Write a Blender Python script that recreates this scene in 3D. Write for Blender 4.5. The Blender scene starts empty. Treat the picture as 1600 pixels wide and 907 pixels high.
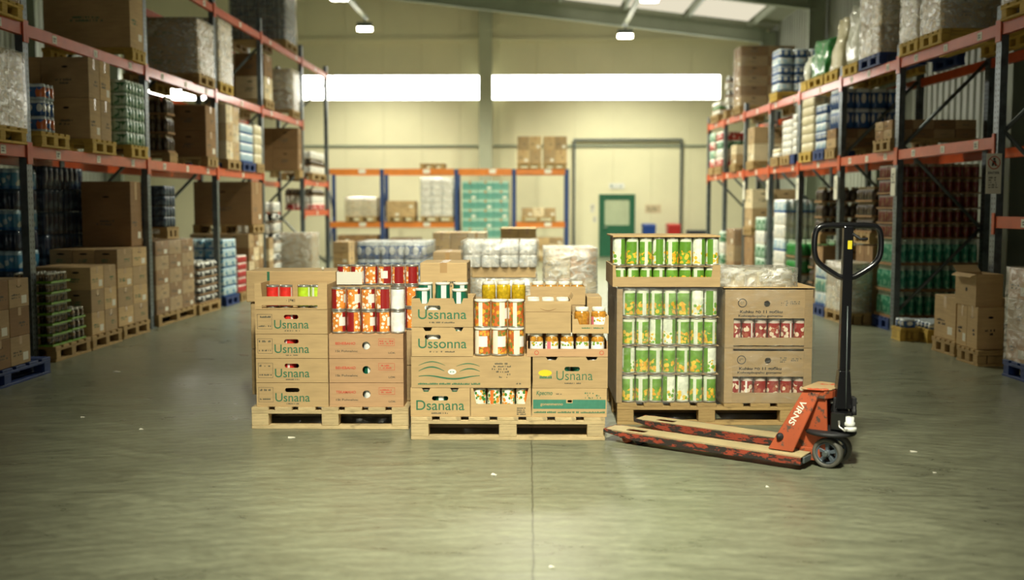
import bpy, bmesh, math, random
from mathutils import Vector, Matrix, noise
random.seed(7)
PI = math.pi
SC = bpy.context.scene
COL = SC.collection
R = math.radians

# ------------------------------------------------------------------ camera model (1600 x 907)
FPX, HCAM = 1655.0, 1.445
YAW = math.atan(26 / FPX)
PIT = math.atan(129.5 / math.hypot(FPX, 26))
cd = Vector((-math.sin(YAW) * math.cos(PIT), math.cos(YAW) * math.cos(PIT), -math.sin(PIT)))
cr = Vector((math.cos(YAW), math.sin(YAW), 0))
cu = Vector((-math.sin(YAW) * math.sin(PIT), math.cos(YAW) * math.sin(PIT), math.cos(PIT)))
CAM = Vector((0, 0, HCAM))

def ray(px, py):
    return cd + cr * ((px - 800) / FPX) + cu * ((453.5 - py) / FPX)
def at(px, py, Y):
    v = ray(px, py); return CAM + v * (Y / v.y)
def onfloor(px, py):
    v = ray(px, py); return CAM + v * (-HCAM / v.z)

class Line:
    """a rack front: runs away from the camera along D, its depth along Q"""
    def __init__(s, ox, oy, side, toe):
        s.side = side
        if side < 0:
            s.D = Vector((math.sin(toe), math.cos(toe), 0)); s.Q = Vector((-math.cos(toe), math.sin(toe), 0))
        else:
            s.D = Vector((-math.sin(toe), math.cos(toe), 0)); s.Q = Vector((math.cos(toe), math.sin(toe), 0))
        s.O = Vector((ox, oy, 0)); s.rot = math.atan2(s.Q.y, s.Q.x) - PI / 2
    def p(s, d, q, z=0):
        return s.O + s.D * d + s.Q * q + Vector((0, 0, z))
    def d_at(s, px, q=0, z=1.6):
        a = (px - 800) / FPX; k = cr - cd * a
        return -k.dot(s.p(0, q, z) - CAM) / k.dot(s.D)
    def z_at(s, px, py, q=0):
        z = 1.6
        for _ in range(3):
            p = s.p(s.d_at(px, q, z), q, z); z = at(px, py, p.y).z
        return z

# ------------------------------------------------------------------ objects
def prop(o, label=None, cat=None, group=None, kind=None):
    if label: o['label'] = label
    if cat: o['category'] = cat
    if group: o['group'] = group
    if kind: o['kind'] = kind
    return o
def ob(name, data, parent=None, loc=(0, 0, 0), rot=(0, 0, 0)):
    o = bpy.data.objects.new(name, data); COL.objects.link(o)
    if parent is not None: o.parent = parent
    o.location = loc; o.rotation_euler = rot
    return o
def thing(name, label, cat, loc=(0, 0, 0), rz=0.0, group=None, data=None):
    return prop(ob(name, data, None, loc, (0, 0, rz)), label, cat, group)
def struct(name, data, loc=(0, 0, 0), rot=(0, 0, 0)):
    return prop(ob(name, data, None, loc, rot), kind='structure')

# ------------------------------------------------------------------ mesh building
class MB:
    def __init__(s): s.v = []; s.f = []; s.m = []; s.sm = []
    def add(s, vs, fs, mi=0, smooth=False):
        b = len(s.v); s.v += [tuple(v) for v in vs]
        for f in fs: s.f.append([b + i for i in f]); s.m.append(mi); s.sm.append(smooth)
        return s
    def box(s, x0, y0, z0, x1, y1, z1, mi=0):
        vs = [(x, y, z) for z in (z0, z1) for y in (y0, y1) for x in (x0, x1)]
        return s.add(vs, [(0, 2, 3, 1), (4, 5, 7, 6), (0, 1, 5, 4), (2, 6, 7, 3), (0, 4, 6, 2), (1, 3, 7, 5)], mi)
    def hexa(s, p, mi=0):
        """8 points: bottom ring of 4 (ccw from above) then top ring"""
        return s.add(p, [(3, 2, 1, 0), (4, 5, 6, 7), (0, 1, 5, 4), (1, 2, 6, 5), (2, 3, 7, 6), (3, 0, 4, 7)], mi)
    def prism(s, pts, a, b, axis='z', mi=0, smooth=False):
        n = len(pts)
        def P3(p, t):
            return {'z': (p[0], p[1], t), 'y': (p[0], t, p[1]), 'x': (t, p[0], p[1])}[axis]
        vs = [P3(p, a) for p in pts] + [P3(p, b) for p in pts]
        fl = axis == 'y'
        bot = list(range(n))[::-1]; top = [n + i for i in range(n)]
        if fl: bot = bot[::-1]; top = top[::-1]
        s.add(vs, [], mi); base = len(s.v) - 2 * n
        s.f.append([base + i for i in bot]); s.m.append(mi); s.sm.append(False)
        s.f.append([base + i for i in top]); s.m.append(mi); s.sm.append(False)
        for i in range(n):
            j = (i + 1) % n
            q = [i, j, n + j, n + i]
            if fl: q = q[::-1]
            s.f.append([base + k for k in q]); s.m.append(mi); s.sm.append(smooth)
        return s
    def lathe(s, prof, n=20, mi=0, axis='z', c=(0, 0, 0), smooth=True, closed=True):
        """prof: (radius, height) from bottom to top"""
        base = len(s.v); rings = []
        for r, h in prof:
            if r < 1e-6:
                rings.append([len(s.v)]); s.v.append(s._ax(0, 0, h, axis, c)); continue
            ids = []
            for k in range(n):
                a = 2 * PI * k / n; ids.append(len(s.v)); s.v.append(s._ax(r * math.cos(a), r * math.sin(a), h, axis, c))
            rings.append(ids)
        for A, B in zip(rings, rings[1:]):
            for k in range(n):
                j = (k + 1) % n
                if len(A) == 1 and len(B) == 1: continue
                if len(A) == 1: f = [A[0], B[j], B[k]]
                elif len(B) == 1: f = [A[k], A[j], B[0]]
                else: f = [A[k], A[j], B[j], B[k]]
                s.f.append(f); s.m.append(mi); s.sm.append(smooth)
        if closed:
            if len(rings[0]) > 1: s.f.append(rings[0][::-1]); s.m.append(mi); s.sm.append(False)
            if len(rings[-1]) > 1: s.f.append(rings[-1]); s.m.append(mi); s.sm.append(False)
        return s
    @staticmethod
    def _ax(x, y, h, axis, c):
        if axis == 'z': p = (x, y, h)
        elif axis == 'y': p = (y, h, x)
        else: p = (h, x, y)
        return (p[0] + c[0], p[1] + c[1], p[2] + c[2])
    def tube(s, path, r, n=10, mi=0, closed=False, rs=None):
        path = [Vector(p) for p in path]; N = len(path); rings = []
        up = None
        for i, p in enumerate(path):
            if closed: t = path[(i + 1) % N] - path[i - 1]
            else: t = path[min(i + 1, N - 1)] - path[max(i - 1, 0)]
            t.normalize()
            if up is None:
                up = Vector((0, 0, 1)) if abs(t.z) < .9 else Vector((0, 1, 0))
            up = (up - t * up.dot(t)).normalized(); w = t.cross(up)
            rr = rs[i] if rs else r; ids = []
            for k in range(n):
                a = 2 * PI * k / n; ids.append(len(s.v)); s.v.append(tuple(p + (up * math.cos(a) + w * math.sin(a)) * rr))
            rings.append(ids)
        prs = list(zip(rings, rings[1:])) + ([(rings[-1], rings[0])] if closed else [])
        for A, B in prs:
            for k in range(n):
                j = (k + 1) % n
                s.f.append([A[j], A[k], B[k], B[j]]); s.m.append(mi); s.sm.append(True)
        if not closed:
            s.f.append(rings[0]); s.m.append(mi); s.sm.append(False)
            s.f.append(rings[-1][::-1]); s.m.append(mi); s.sm.append(False)
        return s
    def mesh(s, mats, bev=0.0, seg=1, recalc=True):
        me = bpy.data.meshes.new('mesh'); me.from_pydata(s.v, [], s.f)
        for m in (mats if isinstance(mats, (list, tuple)) else [mats]): me.materials.append(m)
        me.polygons.foreach_set('material_index', s.m); me.polygons.foreach_set('use_smooth', s.sm)
        if bev > 0 or recalc:
            bm = bmesh.new(); bm.from_mesh(me)
            if recalc: bmesh.ops.recalc_face_normals(bm, faces=bm.faces)
            if bev > 0:
                ed = [e for e in bm.edges if len(e.link_faces) == 2 and e.calc_face_angle(0) > .6]
                bmesh.ops.bevel(bm, geom=ed, offset=bev, segments=seg, affect='EDGES', profile=.5)
            bm.to_mesh(me); bm.free()
        me.update(); return me

CACHE = {}
def cached(key, fn):
    if key not in CACHE: CACHE[key] = fn()
    return CACHE[key]
def boxmesh(w, d, h, m, bev=0.0, z0=0.0):
    """box centred on x and y, standing on z0"""
    return cached(('box', round(w, 4), round(d, 4), round(h, 4), m.name, bev, z0),
                  lambda: MB().box(-w / 2, -d / 2, z0, w / 2, d / 2, z0 + h).mesh(m, bev))

def panel(outline, holes, t, m, key=None):
    """a flat board in x-z with holes, thickness t along +y from y = 0"""
    def mk():
        cu_ = bpy.data.curves.new('c', 'CURVE'); cu_.dimensions = '2D'; cu_.fill_mode = 'BOTH'; cu_.extrude = t / 2
        for pts in [outline] + list(holes):
            sp = cu_.splines.new('POLY'); sp.points.add(len(pts) - 1)
            for q, p in zip(sp.points, pts): q.co = (p[0], p[1], 0, 1)
            sp.use_cyclic_u = True
        o = bpy.data.objects.new('c', cu_); COL.objects.link(o)
        me = bpy.data.meshes.new_from_object(o.evaluated_get(bpy.context.evaluated_depsgraph_get()))
        bpy.data.objects.remove(o); bpy.data.curves.remove(cu_)
        me.transform(Matrix.Translation((0, t / 2, 0)) @ Matrix.Rotation(PI / 2, 4, 'X'))
        me.materials.clear(); me.materials.append(m)
        return me
    return cached(key, mk) if key else mk()

def rrect(x0, z0, x1, z1, r, n=5):
    out = []
    for cx, cz, a0 in ((x1 - r, z0 + r, -90), (x1 - r, z1 - r, 0), (x0 + r, z1 - r, 90), (x0 + r, z0 + r, 180)):
        for k in range(n + 1):
            a = R(a0 + 90 * k / n); out.append((cx + r * math.cos(a), cz + r * math.sin(a)))
    return out
def rect(x0, z0, x1, z1): return [(x0, z0), (x1, z0), (x1, z1), (x0, z1)]

def text_mesh(txt, w, h, m, bold=0.0, shear=0.0):
    """lettering lying on the x-z plane, facing -y, lower left corner at the origin, w wide and h tall (None keeps proportion)"""
    def mk():
        c = bpy.data.curves.new('t', 'FONT'); c.body = txt; c.size = 1; c.extrude = .004; c.offset = bold; c.shear = shear
        o = bpy.data.objects.new('t', c); COL.objects.link(o)
        me = bpy.data.meshes.new_from_object(o.evaluated_get(bpy.context.evaluated_depsgraph_get()))
        bpy.data.objects.remove(o); bpy.data.curves.remove(c)
        xs = [v.co.x for v in me.vertices]; ys = [v.co.y for v in me.vertices]
        x0, y0 = min(xs), min(ys); sx = w / max(max(xs) - x0, 1e-6); sy = (h / max(max(ys) - y0, 1e-6)) if h else sx
        me.transform(Matrix.Rotation(PI / 2, 4, 'X') @ Matrix.Diagonal((sx, sy, .12, 1)) @ Matrix.Translation((-x0, -y0, 0)))
        me.materials.clear(); me.materials.append(m)
        return me
    return cached(('txt', txt, w, h, m.name, bold, shear), mk)

def scribble(w, h, m, rows=1, seed=0, fill=.7, t=.0006):
    """small unreadable print: short bars in rows, on x-z facing -y"""
    def mk():
        rg = random.Random(seed); b = MB(); rh = h / rows
        for r_ in range(rows):
            x = 0.0; z0 = h - (r_ + 1) * rh + rh * .18; z1 = z0 + rh * .64
            end = w * (1 if rows == 1 else rg.uniform(.7, 1))
            while x < end - rh * .25:
                ww = rg.uniform(.25, .6) * rh
                if rg.random() < fill:
                    zz = z1 - rg.choice((0, 0, .25, .1)) * rh
                    b.box(x, -t, z0, min(x + ww * .8, end), t * .2, zz)
                x += ww
        return b.mesh(m, recalc=False)
    return cached(('scr', round(w, 4), round(h, 4), m.name, rows, seed, fill), mk)

# ------------------------------------------------------------------ materials
def lin(c):
    return tuple(((x / 255) / 12.92 if x / 255 <= .04045 else ((x / 255 + .055) / 1.055) ** 2.4) for x in c) + (1.0,)
class NT:
    def __init__(s, name):
        s.m = bpy.data.materials.new(name); s.m.use_nodes = True; s.t = s.m.node_tree; s.n = s.t.nodes; s.n.clear()
        s.out = s.n.new('ShaderNodeOutputMaterial')
    def node(s, typ, **kw):
        n = s.n.new(typ)
        for k, v in kw.items():
            if k.startswith('i_'):
                n.inputs[int(k[2:]) if k[2:].isdigit() else k[2:].replace('_', ' ')].default_value = v
            else: setattr(n, k, v)
        return n
    def link(s, a, b): s.t.links.new(a, b)
    def put(s, x, sock):
        if hasattr(x, 'is_linked'): s.link(x, sock)
        else: sock.default_value = x
    def math(s, op, a, b=0.0, c=None, clamp=False):
        n = s.n.new('ShaderNodeMath'); n.operation = op; n.use_clamp = clamp
        s.put(a, n.inputs[0]); s.put(b, n.inputs[1])
        if c is not None: s.put(c, n.inputs[2])
        return n.outputs[0]
    def mix(s, f, a, b, mode='MIX'):
        n = s.n.new('ShaderNodeMix'); n.data_type = 'RGBA'; n.blend_type = mode
        s.put(f, n.inputs[0]); s.put(a, n.inputs[6]); s.put(b, n.inputs[7]); return n.outputs[2]
    def coord(s, which='Object'): return s.node('ShaderNodeTexCoord').outputs[which]
    def scale(s, v, sc):
        n = s.node('ShaderNodeMapping'); s.link(v, n.inputs[0]); n.inputs[3].default_value = sc; return n.outputs[0]
    def noise(s, v, sc, det=3.0, rough=.55, dist=0.0):
        n = s.node('ShaderNodeTexNoise'); s.link(v, n.inputs['Vector']); n.inputs['Scale'].default_value = sc
        n.inputs['Detail'].default_value = det; n.inputs['Roughness'].default_value = rough; n.inputs['Distortion'].default_value = dist
        return n.outputs['Fac']
    def ramp(s, f, stops, interp='LINEAR'):
        n = s.node('ShaderNodeValToRGB'); s.put(f, n.inputs[0]); cr_ = n.color_ramp; cr_.interpolation = interp
        while len(cr_.elements) > 1: cr_.elements.remove(cr_.elements[-1])
        cr_.elements[0].position = stops[0][0]; cr_.elements[0].color = stops[0][1]
        for p, c in stops[1:]:
            e = cr_.elements.new(p); e.color = c
        return n.outputs[0]
    def rng(s, f, a, b, c=0.0, d=1.0):
        n = s.node('ShaderNodeMapRange'); s.put(f, n.inputs[0])
        for i, x in enumerate((a, b, c, d)): n.inputs[i + 1].default_value = x
        return n.outputs[0]
    def rand(s): return s.node('ShaderNodeObjectInfo').outputs['Random']
    def bump(s, h, st=.3, d=.002):
        n = s.node('ShaderNodeBump'); n.inputs['Strength'].default_value = st; n.inputs['Distance'].default_value = d
        s.link(h, n.inputs['Height']); return n.outputs[0]
    def pbr(s, col, rough=.6, metal=0.0, nrm=None, spec=.5, coat=0.0, **kw):
        p = s.node('ShaderNodeBsdfPrincipled'); s.put(col, p.inputs['Base Color']); s.put(rough, p.inputs['Roughness'])
        s.put(metal, p.inputs['Metallic']); p.inputs['Specular IOR Level'].default_value = spec
        p.inputs['Coat Weight'].default_value = coat; p.inputs['Coat Roughness'].default_value = .12
        if nrm is not None: s.link(nrm, p.inputs['Normal'])
        for k, v in kw.items(): s.put(v, p.inputs[k])
        s.link(p.outputs[0], s.out.inputs[0]); s.p = p; return s.m

def plain(name, c, rough=.6, metal=0.0, var=.12, sc=6.0, spec=.5, coat=0.0, bump=0.0, bsc=60, objvar=0.0):
    t = NT(name); v = t.coord(); c = lin(c)
    n = t.noise(v, sc, 4)
    f = t.rng(n, .3, .7, 1 - var, 1 + var)
    if objvar: f = t.math('MULTIPLY', f, t.rng(t.rand(), 0, 1, 1 - objvar, 1 + objvar))
    hsv = t.node('ShaderNodeHueSaturation'); hsv.inputs['Color'].default_value = c; t.link(f, hsv.inputs['Value'])
    nr = t.bump(t.noise(v, bsc, 3), bump) if bump else None
    return t.pbr(hsv.outputs[0], rough, metal, nr, spec, coat)

def cardboard(name, c, objvar=.1):
    t = NT(name); v = t.coord(); c = lin(c)
    a = t.noise(t.scale(v, (1, 1, 9)), 5, 4)             # faint flutes and scuffs
    b = t.noise(v, 2.3, 3)
    f = t.math('MULTIPLY', t.rng(a, .3, .7, .9, 1.08), t.rng(b, .3, .7, .9, 1.1))
    f = t.math('MULTIPLY', f, t.rng(t.rand(), 0, 1, 1 - objvar, 1 + objvar))
    hsv = t.node('ShaderNodeHueSaturation'); hsv.inputs['Color'].default_value = c; t.link(f, hsv.inputs['Value'])
    return t.pbr(hsv.outputs[0], .78, 0, t.bump(a, .12), .3)

def wood(name, c, dark=.72):
    t = NT(name); v = t.coord(); c = lin(c)
    st = t.scale(v, (2.2, 2.2, 16)); a = t.noise(st, 4, 5, .6, .6)
    b = t.noise(v, 3, 3)
    kn = t.noise(v, 9, 2)
    f = t.math('MULTIPLY', t.rng(a, .3, .7, dark, 1.08), t.rng(b, .3, .7, .86, 1.1))
    f = t.math('MULTIPLY', f, t.rng(kn, .66, .74, 1, .68))
    f = t.math('MULTIPLY', f, t.rng(t.rand(), 0, 1, .84, 1.08))
    hsv = t.node('ShaderNodeHueSaturation'); hsv.inputs['Color'].default_value = c; t.link(f, hsv.inputs['Value'])
    return t.pbr(hsv.outputs[0], .75, 0, t.bump(a, .3), .3)

def worn(name, paint, under, amount=.5, rough=.45, sc=11, stretch=(1, 1, 1)):
    """painted steel scraped through to darker metal"""
    t = NT(name); v = t.coord()
    n = t.noise(t.scale(v, stretch), sc, 5, .65); k = t.rng(n, amount, amount + .05)
    d = t.noise(v, 4, 3)
    pc = t.mix(t.rng(d, .35, .7, 0, .45), lin(paint), lin(tuple(x * .72 for x in paint)))
    col = t.mix(k, pc, lin(under))
    return t.pbr(col, t.math('ADD', t.math('MULTIPLY', k, .2), rough), 0, t.bump(n, .15), .5)

def label_mat(name, bg, stripe, blob, blob2, zb=(0.0, .5), bsc=55, stripes=((.18, .34), (.62, .74)), top=None, paper=None, foot=None):
    """printed can label: upright bands, fruit-like blobs low down; turns with the can"""
    t = NT(name); v = t.coord(); g = t.coord('Generated')
    sx = t.node('ShaderNodeSeparateXYZ'); t.link(v, sx.inputs[0]); sg = t.node('ShaderNodeSeparateXYZ'); t.link(g, sg.inputs[0])
    u = t.math('DIVIDE', t.math('ARCTAN2', sx.outputs[1], sx.outputs[0]), 2 * PI)
    rnd = t.rand(); u = t.math('FRACT', t.math('ADD', t.math('ADD', u, rnd), 1.0)); z = sg.outputs[2]
    col = t.mix(t.rng(t.noise(v, 14, 2), .4, .6), lin(bg), lin(tuple(min(255, x * 1.12 + 6) for x in bg)))
    # blobs
    off = t.node('ShaderNodeVectorMath'); off.operation = 'ADD'; t.link(v, off.inputs[0])
    cmb = t.node('ShaderNodeCombineXYZ'); t.link(t.math('MULTIPLY', rnd, 9.0), cmb.inputs[0]); t.link(cmb.outputs[0], off.inputs[1])
    vo = t.node('ShaderNodeTexVoronoi'); vo.inputs['Scale'].default_value = bsc; t.link(off.outputs[0], vo.inputs['Vector'])
    inz = t.math('MULTIPLY', t.math('GREATER_THAN', z, zb[0]), t.math('LESS_THAN', z, t.math('ADD', zb[1], t.math('MULTIPLY', t.math('SINE', t.math('MULTIPLY', u, 25.0)), .06))))
    bl = t.math('MULTIPLY', t.math('LESS_THAN', vo.outputs['Distance'], .52), inz)
    sep = t.node('ShaderNodeSeparateColor'); t.link(vo.outputs['Color'], sep.inputs[0])
    bc = t.mix(t.math('GREATER_THAN', sep.outputs[0], .5), lin(blob), lin(blob2))
    col = t.mix(bl, col, bc)
    for a, b in stripes:
        k = t.math('MULTIPLY', t.math('GREATER_THAN', u, a), t.math('LESS_THAN', u, b))
        col = t.mix(k, col, lin(stripe))
    if top:
        col = t.mix(t.math('GREATER_THAN', z, .9), col, lin(top))
    if foot: col = t.mix(t.math('LESS_THAN', z, .2), col, lin(foot))
    if paper:
        k = t.math('MULTIPLY', t.math('MULTIPLY', t.math('GREATER_THAN', u, .42), t.math('LESS_THAN', u, .6)),
                   t.math('MULTIPLY', t.math('GREATER_THAN', z, .3), t.math('LESS_THAN', z, .75)))
        col = t.mix(k, col, lin(paper))
    return t.pbr(col, .35, 0, None, .5, .25)

def pack_mat(name, top, a, b, low, sc=16, rough=.3, shiny=.5, dots=None):
    """shrink packed drinks: caps, printed sleeves, foot"""
    t = NT(name); v = t.coord(); g = t.coord('Generated'); sg = t.node('ShaderNodeSeparateXYZ'); t.link(g, sg.inputs[0]); z = sg.outputs[2]
    vo = t.node('ShaderNodeTexVoronoi'); vo.inputs['Scale'].default_value = sc; t.link(v, vo.inputs['Vector'])
    sep = t.node('ShaderNodeSeparateColor'); t.link(vo.outputs['Color'], sep.inputs[0])
    mid = t.mix(t.math('GREATER_THAN', sep.outputs[0], .55), lin(a), lin(b))
    if dots:        # a round white label on every sleeve
        so = t.node('ShaderNodeSeparateXYZ'); t.link(v, so.inputs[0]); ge = t.node('ShaderNodeTexCoord'); sn = t.node('ShaderNodeSeparateXYZ'); t.link(ge.outputs['Normal'], sn.inputs[0])
        side = t.math('GREATER_THAN', t.math('ABSOLUTE', sn.outputs[0]), t.math('ABSOLUTE', sn.outputs[1]))
        h_ = t.math('ADD', t.math('MULTIPLY', side, so.outputs[1]), t.math('MULTIPLY', t.math('SUBTRACT', 1.0, side), so.outputs[0]))
        fx = t.math('SUBTRACT', t.math('FRACT', t.math('ADD', t.math('DIVIDE', h_, dots), 50.0 + .5)), .5); fz = t.math('MULTIPLY', t.math('SUBTRACT', z, .5), 1.25)
        dd = t.math('ADD', t.math('MULTIPLY', fx, fx), t.math('MULTIPLY', fz, fz)); mid = t.mix(t.math('LESS_THAN', dd, .1), lin(a), lin(b))
    f = t.ramp(z, [(0, (0, 0, 0, 1)), (.16, (.5, .5, .5, 1)), (.8, (1, 1, 1, 1))], 'CONSTANT')
    col = t.mix(t.math('LESS_THAN', f, .25), mid, lin(low)); col = t.mix(t.math('GREATER_THAN', f, .75), col, lin(top))
    n = t.noise(v, 24, 3)
    return t.pbr(col, rough, 0, t.bump(n, .25, .004), .5, shiny)

def film_mat(name, dens=.3, tint=(235, 232, 215)):
    """clear wrinkled stretch film"""
    t = NT(name); v = t.coord()
    n = t.noise(t.scale(v, (1, 1, 1.8)), 8, 6, .66, 1.6)
    tr = t.node('ShaderNodeBsdfTransparent'); gl = t.node('ShaderNodeBsdfGlossy'); gl.inputs['Roughness'].default_value = .2
    df = t.node('ShaderNodeBsdfDiffuse'); df.inputs['Color'].default_value = lin(tint)
    bp = t.bump(n, .8, .02); t.link(bp, gl.inputs['Normal']); t.link(bp, df.inputs['Normal'])
    m1 = t.node('ShaderNodeMixShader'); m1.inputs[0].default_value = .55; t.link(df.outputs[0], m1.inputs[1]); t.link(gl.outputs[0], m1.inputs[2])
    m2 = t.node('ShaderNodeMixShader'); t.link(t.rng(n, .42, .64, dens * .45, min(1, dens * 1.9)), m2.inputs[0])
    t.link(tr.outputs[0], m2.inputs[1]); t.link(m1.outputs[0], m2.inputs[2]); t.link(m2.outputs[0], t.out.inputs[0])
    return t.m

def emis(name, c, st):
    t = NT(name); e = t.node('ShaderNodeEmission'); e.inputs[0].default_value = lin(c); e.inputs[1].default_value = st
    t.link(e.outputs[0], t.out.inputs[0]); return t.m

def upright_mat(name, c):
    """galvanised rack post with two rows of slots"""
    t = NT(name); v = t.coord(); s = t.node('ShaderNodeSeparateXYZ'); t.link(v, s.inputs[0])
    zz = t.math('FRACT', t.math('DIVIDE', s.outputs[2], .05)); k = t.math('MULTIPLY', t.math('GREATER_THAN', zz, .35), t.math('LESS_THAN', zz, .75))
    ax = t.math('ABSOLUTE', s.outputs[0]); k = t.math('MULTIPLY', k, t.math('MULTIPLY', t.math('GREATER_THAN', ax, .017), t.math('LESS_THAN', ax, .031)))
    n = t.noise(v, 9, 4)
    col = t.mix(t.rng(n, .35, .7), lin(c), lin(tuple(x * .75 for x in c))); col = t.mix(k, col, lin((18, 20, 20)))
    return t.pbr(col, .38, .55, None, .5)

M = {}
M['card'] = cardboard('cardboard_kraft', (192, 162, 116))
M['card2'] = cardboard('cardboard_grey_brown', (168, 142, 104))
M['card3'] = cardboard('cardboard_deep_brown', (144, 112, 76))
M['cardlight'] = cardboard('cardboard_pale', (214, 196, 160))
M['cardred'] = cardboard('cardboard_rosy', (190, 152, 112))
M['cut'] = cardboard('cardboard_cut_edge', (206, 172, 120))
M['wood'] = wood('pallet_pine', (208, 184, 138))
M['wood2'] = wood('pallet_weathered', (176, 146, 96))
M['woody'] = wood('pallet_yellow_pine', (206, 172, 84))
M['blue'] = plain('pallet_blue_paint', (26, 52, 108), .6, var=.25, sc=9)
M['orange'] = plain('rack_orange_enamel', (196, 80, 36), .42, var=.12, sc=5, spec=.2, coat=.35)
M['orangeback'] = plain('rack_amber_enamel', (212, 124, 50), .4, var=.1, sc=5, coat=.2)
M['post'] = upright_mat('rack_galvanised_post', (112, 122, 126))
M['steel'] = plain('galvanised_steel', (104, 112, 112), .45, .5, .15)
M['postblue'] = plain('rack_blue_post', (44, 66, 112), .45)
M['tag'] = plain('paper_tag', (226, 222, 204), .6, var=.04)
M['ink'] = plain('ink_dark', (34, 32, 30), .7, var=.05)
M['greenink'] = plain('ink_green', (52, 112, 80), .7, var=.12, sc=30)
M['tealink'] = plain('ink_teal', (64, 128, 104), .7, var=.1, sc=30)
M['redink'] = plain('ink_red', (196, 84, 62), .7, var=.15, sc=30)
M['greyink'] = plain('ink_grey', (88, 84, 70), .7, var=.15, sc=30)
M['tape'] = plain('packing_tape_brown', (176, 140, 92), .3, var=.06, coat=.3)
M['tin'] = plain('tin_plate', (196, 194, 184), .32, .75, .08)
M['whitelid'] = plain('white_enamel_lid', (236, 232, 216), .35, var=.04, coat=.2)
M['goldlid'] = plain('gold_lid', (212, 188, 120), .35, .4, .06)
M['hole'] = plain('hand_hole_shade', (24, 18, 14), .9)  # for flat dark ovals; the colour stands in for shade inside the hole
M['film'] = film_mat('stretch_film', .3)
M['film2'] = film_mat('stretch_film_dense', .52)
M['film3'] = film_mat('stretch_film_light', .09)
M['black'] = plain('black_enamel', (22, 22, 24), .25, var=.1, coat=.5)
M['blackmat'] = plain('black_rubber', (34, 34, 36), .6)
M['tyre'] = plain('grey_tyre', (92, 90, 82), .6, var=.2, sc=18)
M['rim'] = plain('wheel_rim_steel', (96, 106, 114), .42, .4, .2, 14)
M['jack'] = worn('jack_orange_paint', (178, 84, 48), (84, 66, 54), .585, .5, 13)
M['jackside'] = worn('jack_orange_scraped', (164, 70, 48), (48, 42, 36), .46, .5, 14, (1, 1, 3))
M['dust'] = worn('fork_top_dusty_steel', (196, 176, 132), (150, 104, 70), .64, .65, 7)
M['dusttop'] = worn('jack_cap_dusty', (190, 160, 116), (196, 84, 48), .55, .6, 12)
M['white'] = plain('white_plastic', (232, 232, 226), .35, var=.05)
M['yellow'] = plain('yellow_sticker', (222, 204, 40), .5)
M['bandgreen'] = plain('green_tray_plastic', (110, 160, 40), .4)
# labels
M['L_green'] = label_mat('label_green_fruit', (100, 148, 50), (220, 226, 204), (238, 196, 64), (226, 168, 40), (.03, .5), 38, ((.10, .2), (.52, .6)), top=(226, 232, 206))
M['L_greenw'] = label_mat('label_white_green_fruit', (218, 224, 204), (100, 148, 50), (238, 200, 70), (120, 176, 60), (.03, .46), 38, ((.05, .24), (.55, .7)))
M['L_red'] = label_mat('label_red_beans', (214, 128, 52), (150, 34, 34), (250, 238, 214), (226, 150, 60), (.0, 1.1), 48, ((.0, .24), (.5, .72)), paper=(240, 236, 226))
M['L_redplain'] = label_mat('label_red_plain', (206, 44, 36), (240, 214, 204), (206, 44, 36), (220, 70, 50), (.0, .0), 40, ((.3, .37), (.8, .86)))
M['L_lime'] = label_mat('label_lime_plain', (170, 200, 40), (236, 240, 214), (170, 200, 40), (120, 170, 40), (.0, .5), 40, ((.3, .37), (.8, .86)))
M['L_veg'] = label_mat('label_vegetables', (230, 232, 208), (224, 120, 50), (64, 132, 56), (232, 150, 50), (.0, 1.1), 50, ((.4, .48),))
M['L_orange'] = label_mat('label_orange_fruit', (186, 96, 44), (236, 228, 206), (222, 170, 64), (124, 128, 56), (.0, 1.0), 44, ((.3, .42), (.7, .78)), paper=(242, 236, 230))
M['L_dkgreen'] = label_mat('label_dark_green', (22, 96, 70), (226, 232, 226), (20, 90, 66), (30, 110, 80), (0, 0), 40, ((.2, .3), (.62, .74)))
M['L_tomato'] = label_mat('label_tomato', (140, 38, 34), (240, 236, 228), (232, 214, 186), (170, 90, 66), (.3, .75), 34, ((.45, .5),), top=(206, 190, 176), foot=(232, 226, 214))
M['L_white'] = label_mat('label_plain_white', (236, 236, 228), (190, 204, 194), (236, 236, 228), (226, 230, 224), (0, 0), 40, ((.3, .34),))
M['L_jar'] = label_mat('label_jar_paper', (242, 238, 232), (226, 120, 130), (226, 180, 60), (120, 160, 60), (.5, 1.0), 60, ((.2, .3),))
M['jarfood'] = plain('jar_contents_amber', (190, 132, 48), .15, var=.4, sc=45, coat=.8)
M['jaryellow'] = plain('jar_contents_yellow', (206, 172, 38), .15, var=.35, sc=40, coat=.8)
# packs
M['P_green'] = pack_mat('pack_green_white', (206, 222, 208), (44, 112, 70), (176, 204, 184), (120, 160, 130))
M['P_blue'] = pack_mat('pack_blue_white', (206, 216, 220), (34, 84, 146), (226, 228, 224), (30, 74, 132), dots=.1)
M['P_blueor'] = pack_mat('pack_blue_orange', (206, 216, 222), (44, 100, 168), (204, 110, 60), (190, 206, 216))
M['P_sky'] = pack_mat('pack_sky_blue', (180, 212, 226), (78, 150, 190), (206, 224, 226), (40, 112, 176))
M['P_bw'] = pack_mat('pack_black_white', (236, 236, 228), (36, 40, 44), (230, 230, 224), (226, 226, 220))
M['P_red'] = pack_mat('pack_red_white', (232, 220, 206), (196, 60, 64), (236, 216, 206), (190, 70, 60))
M['P_redcan'] = pack_mat('pack_red_cans', (150, 130, 100), (120, 40, 32), (140, 96, 66), (90, 38, 30))
M['P_teal'] = pack_mat('pack_teal_bottles', (216, 230, 210), (44, 146, 116), (120, 190, 160), (150, 200, 172))
M['P_white'] = pack_mat('pack_white', (240, 236, 226), (236, 232, 222), (206, 208, 206), (232, 226, 214))
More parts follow.
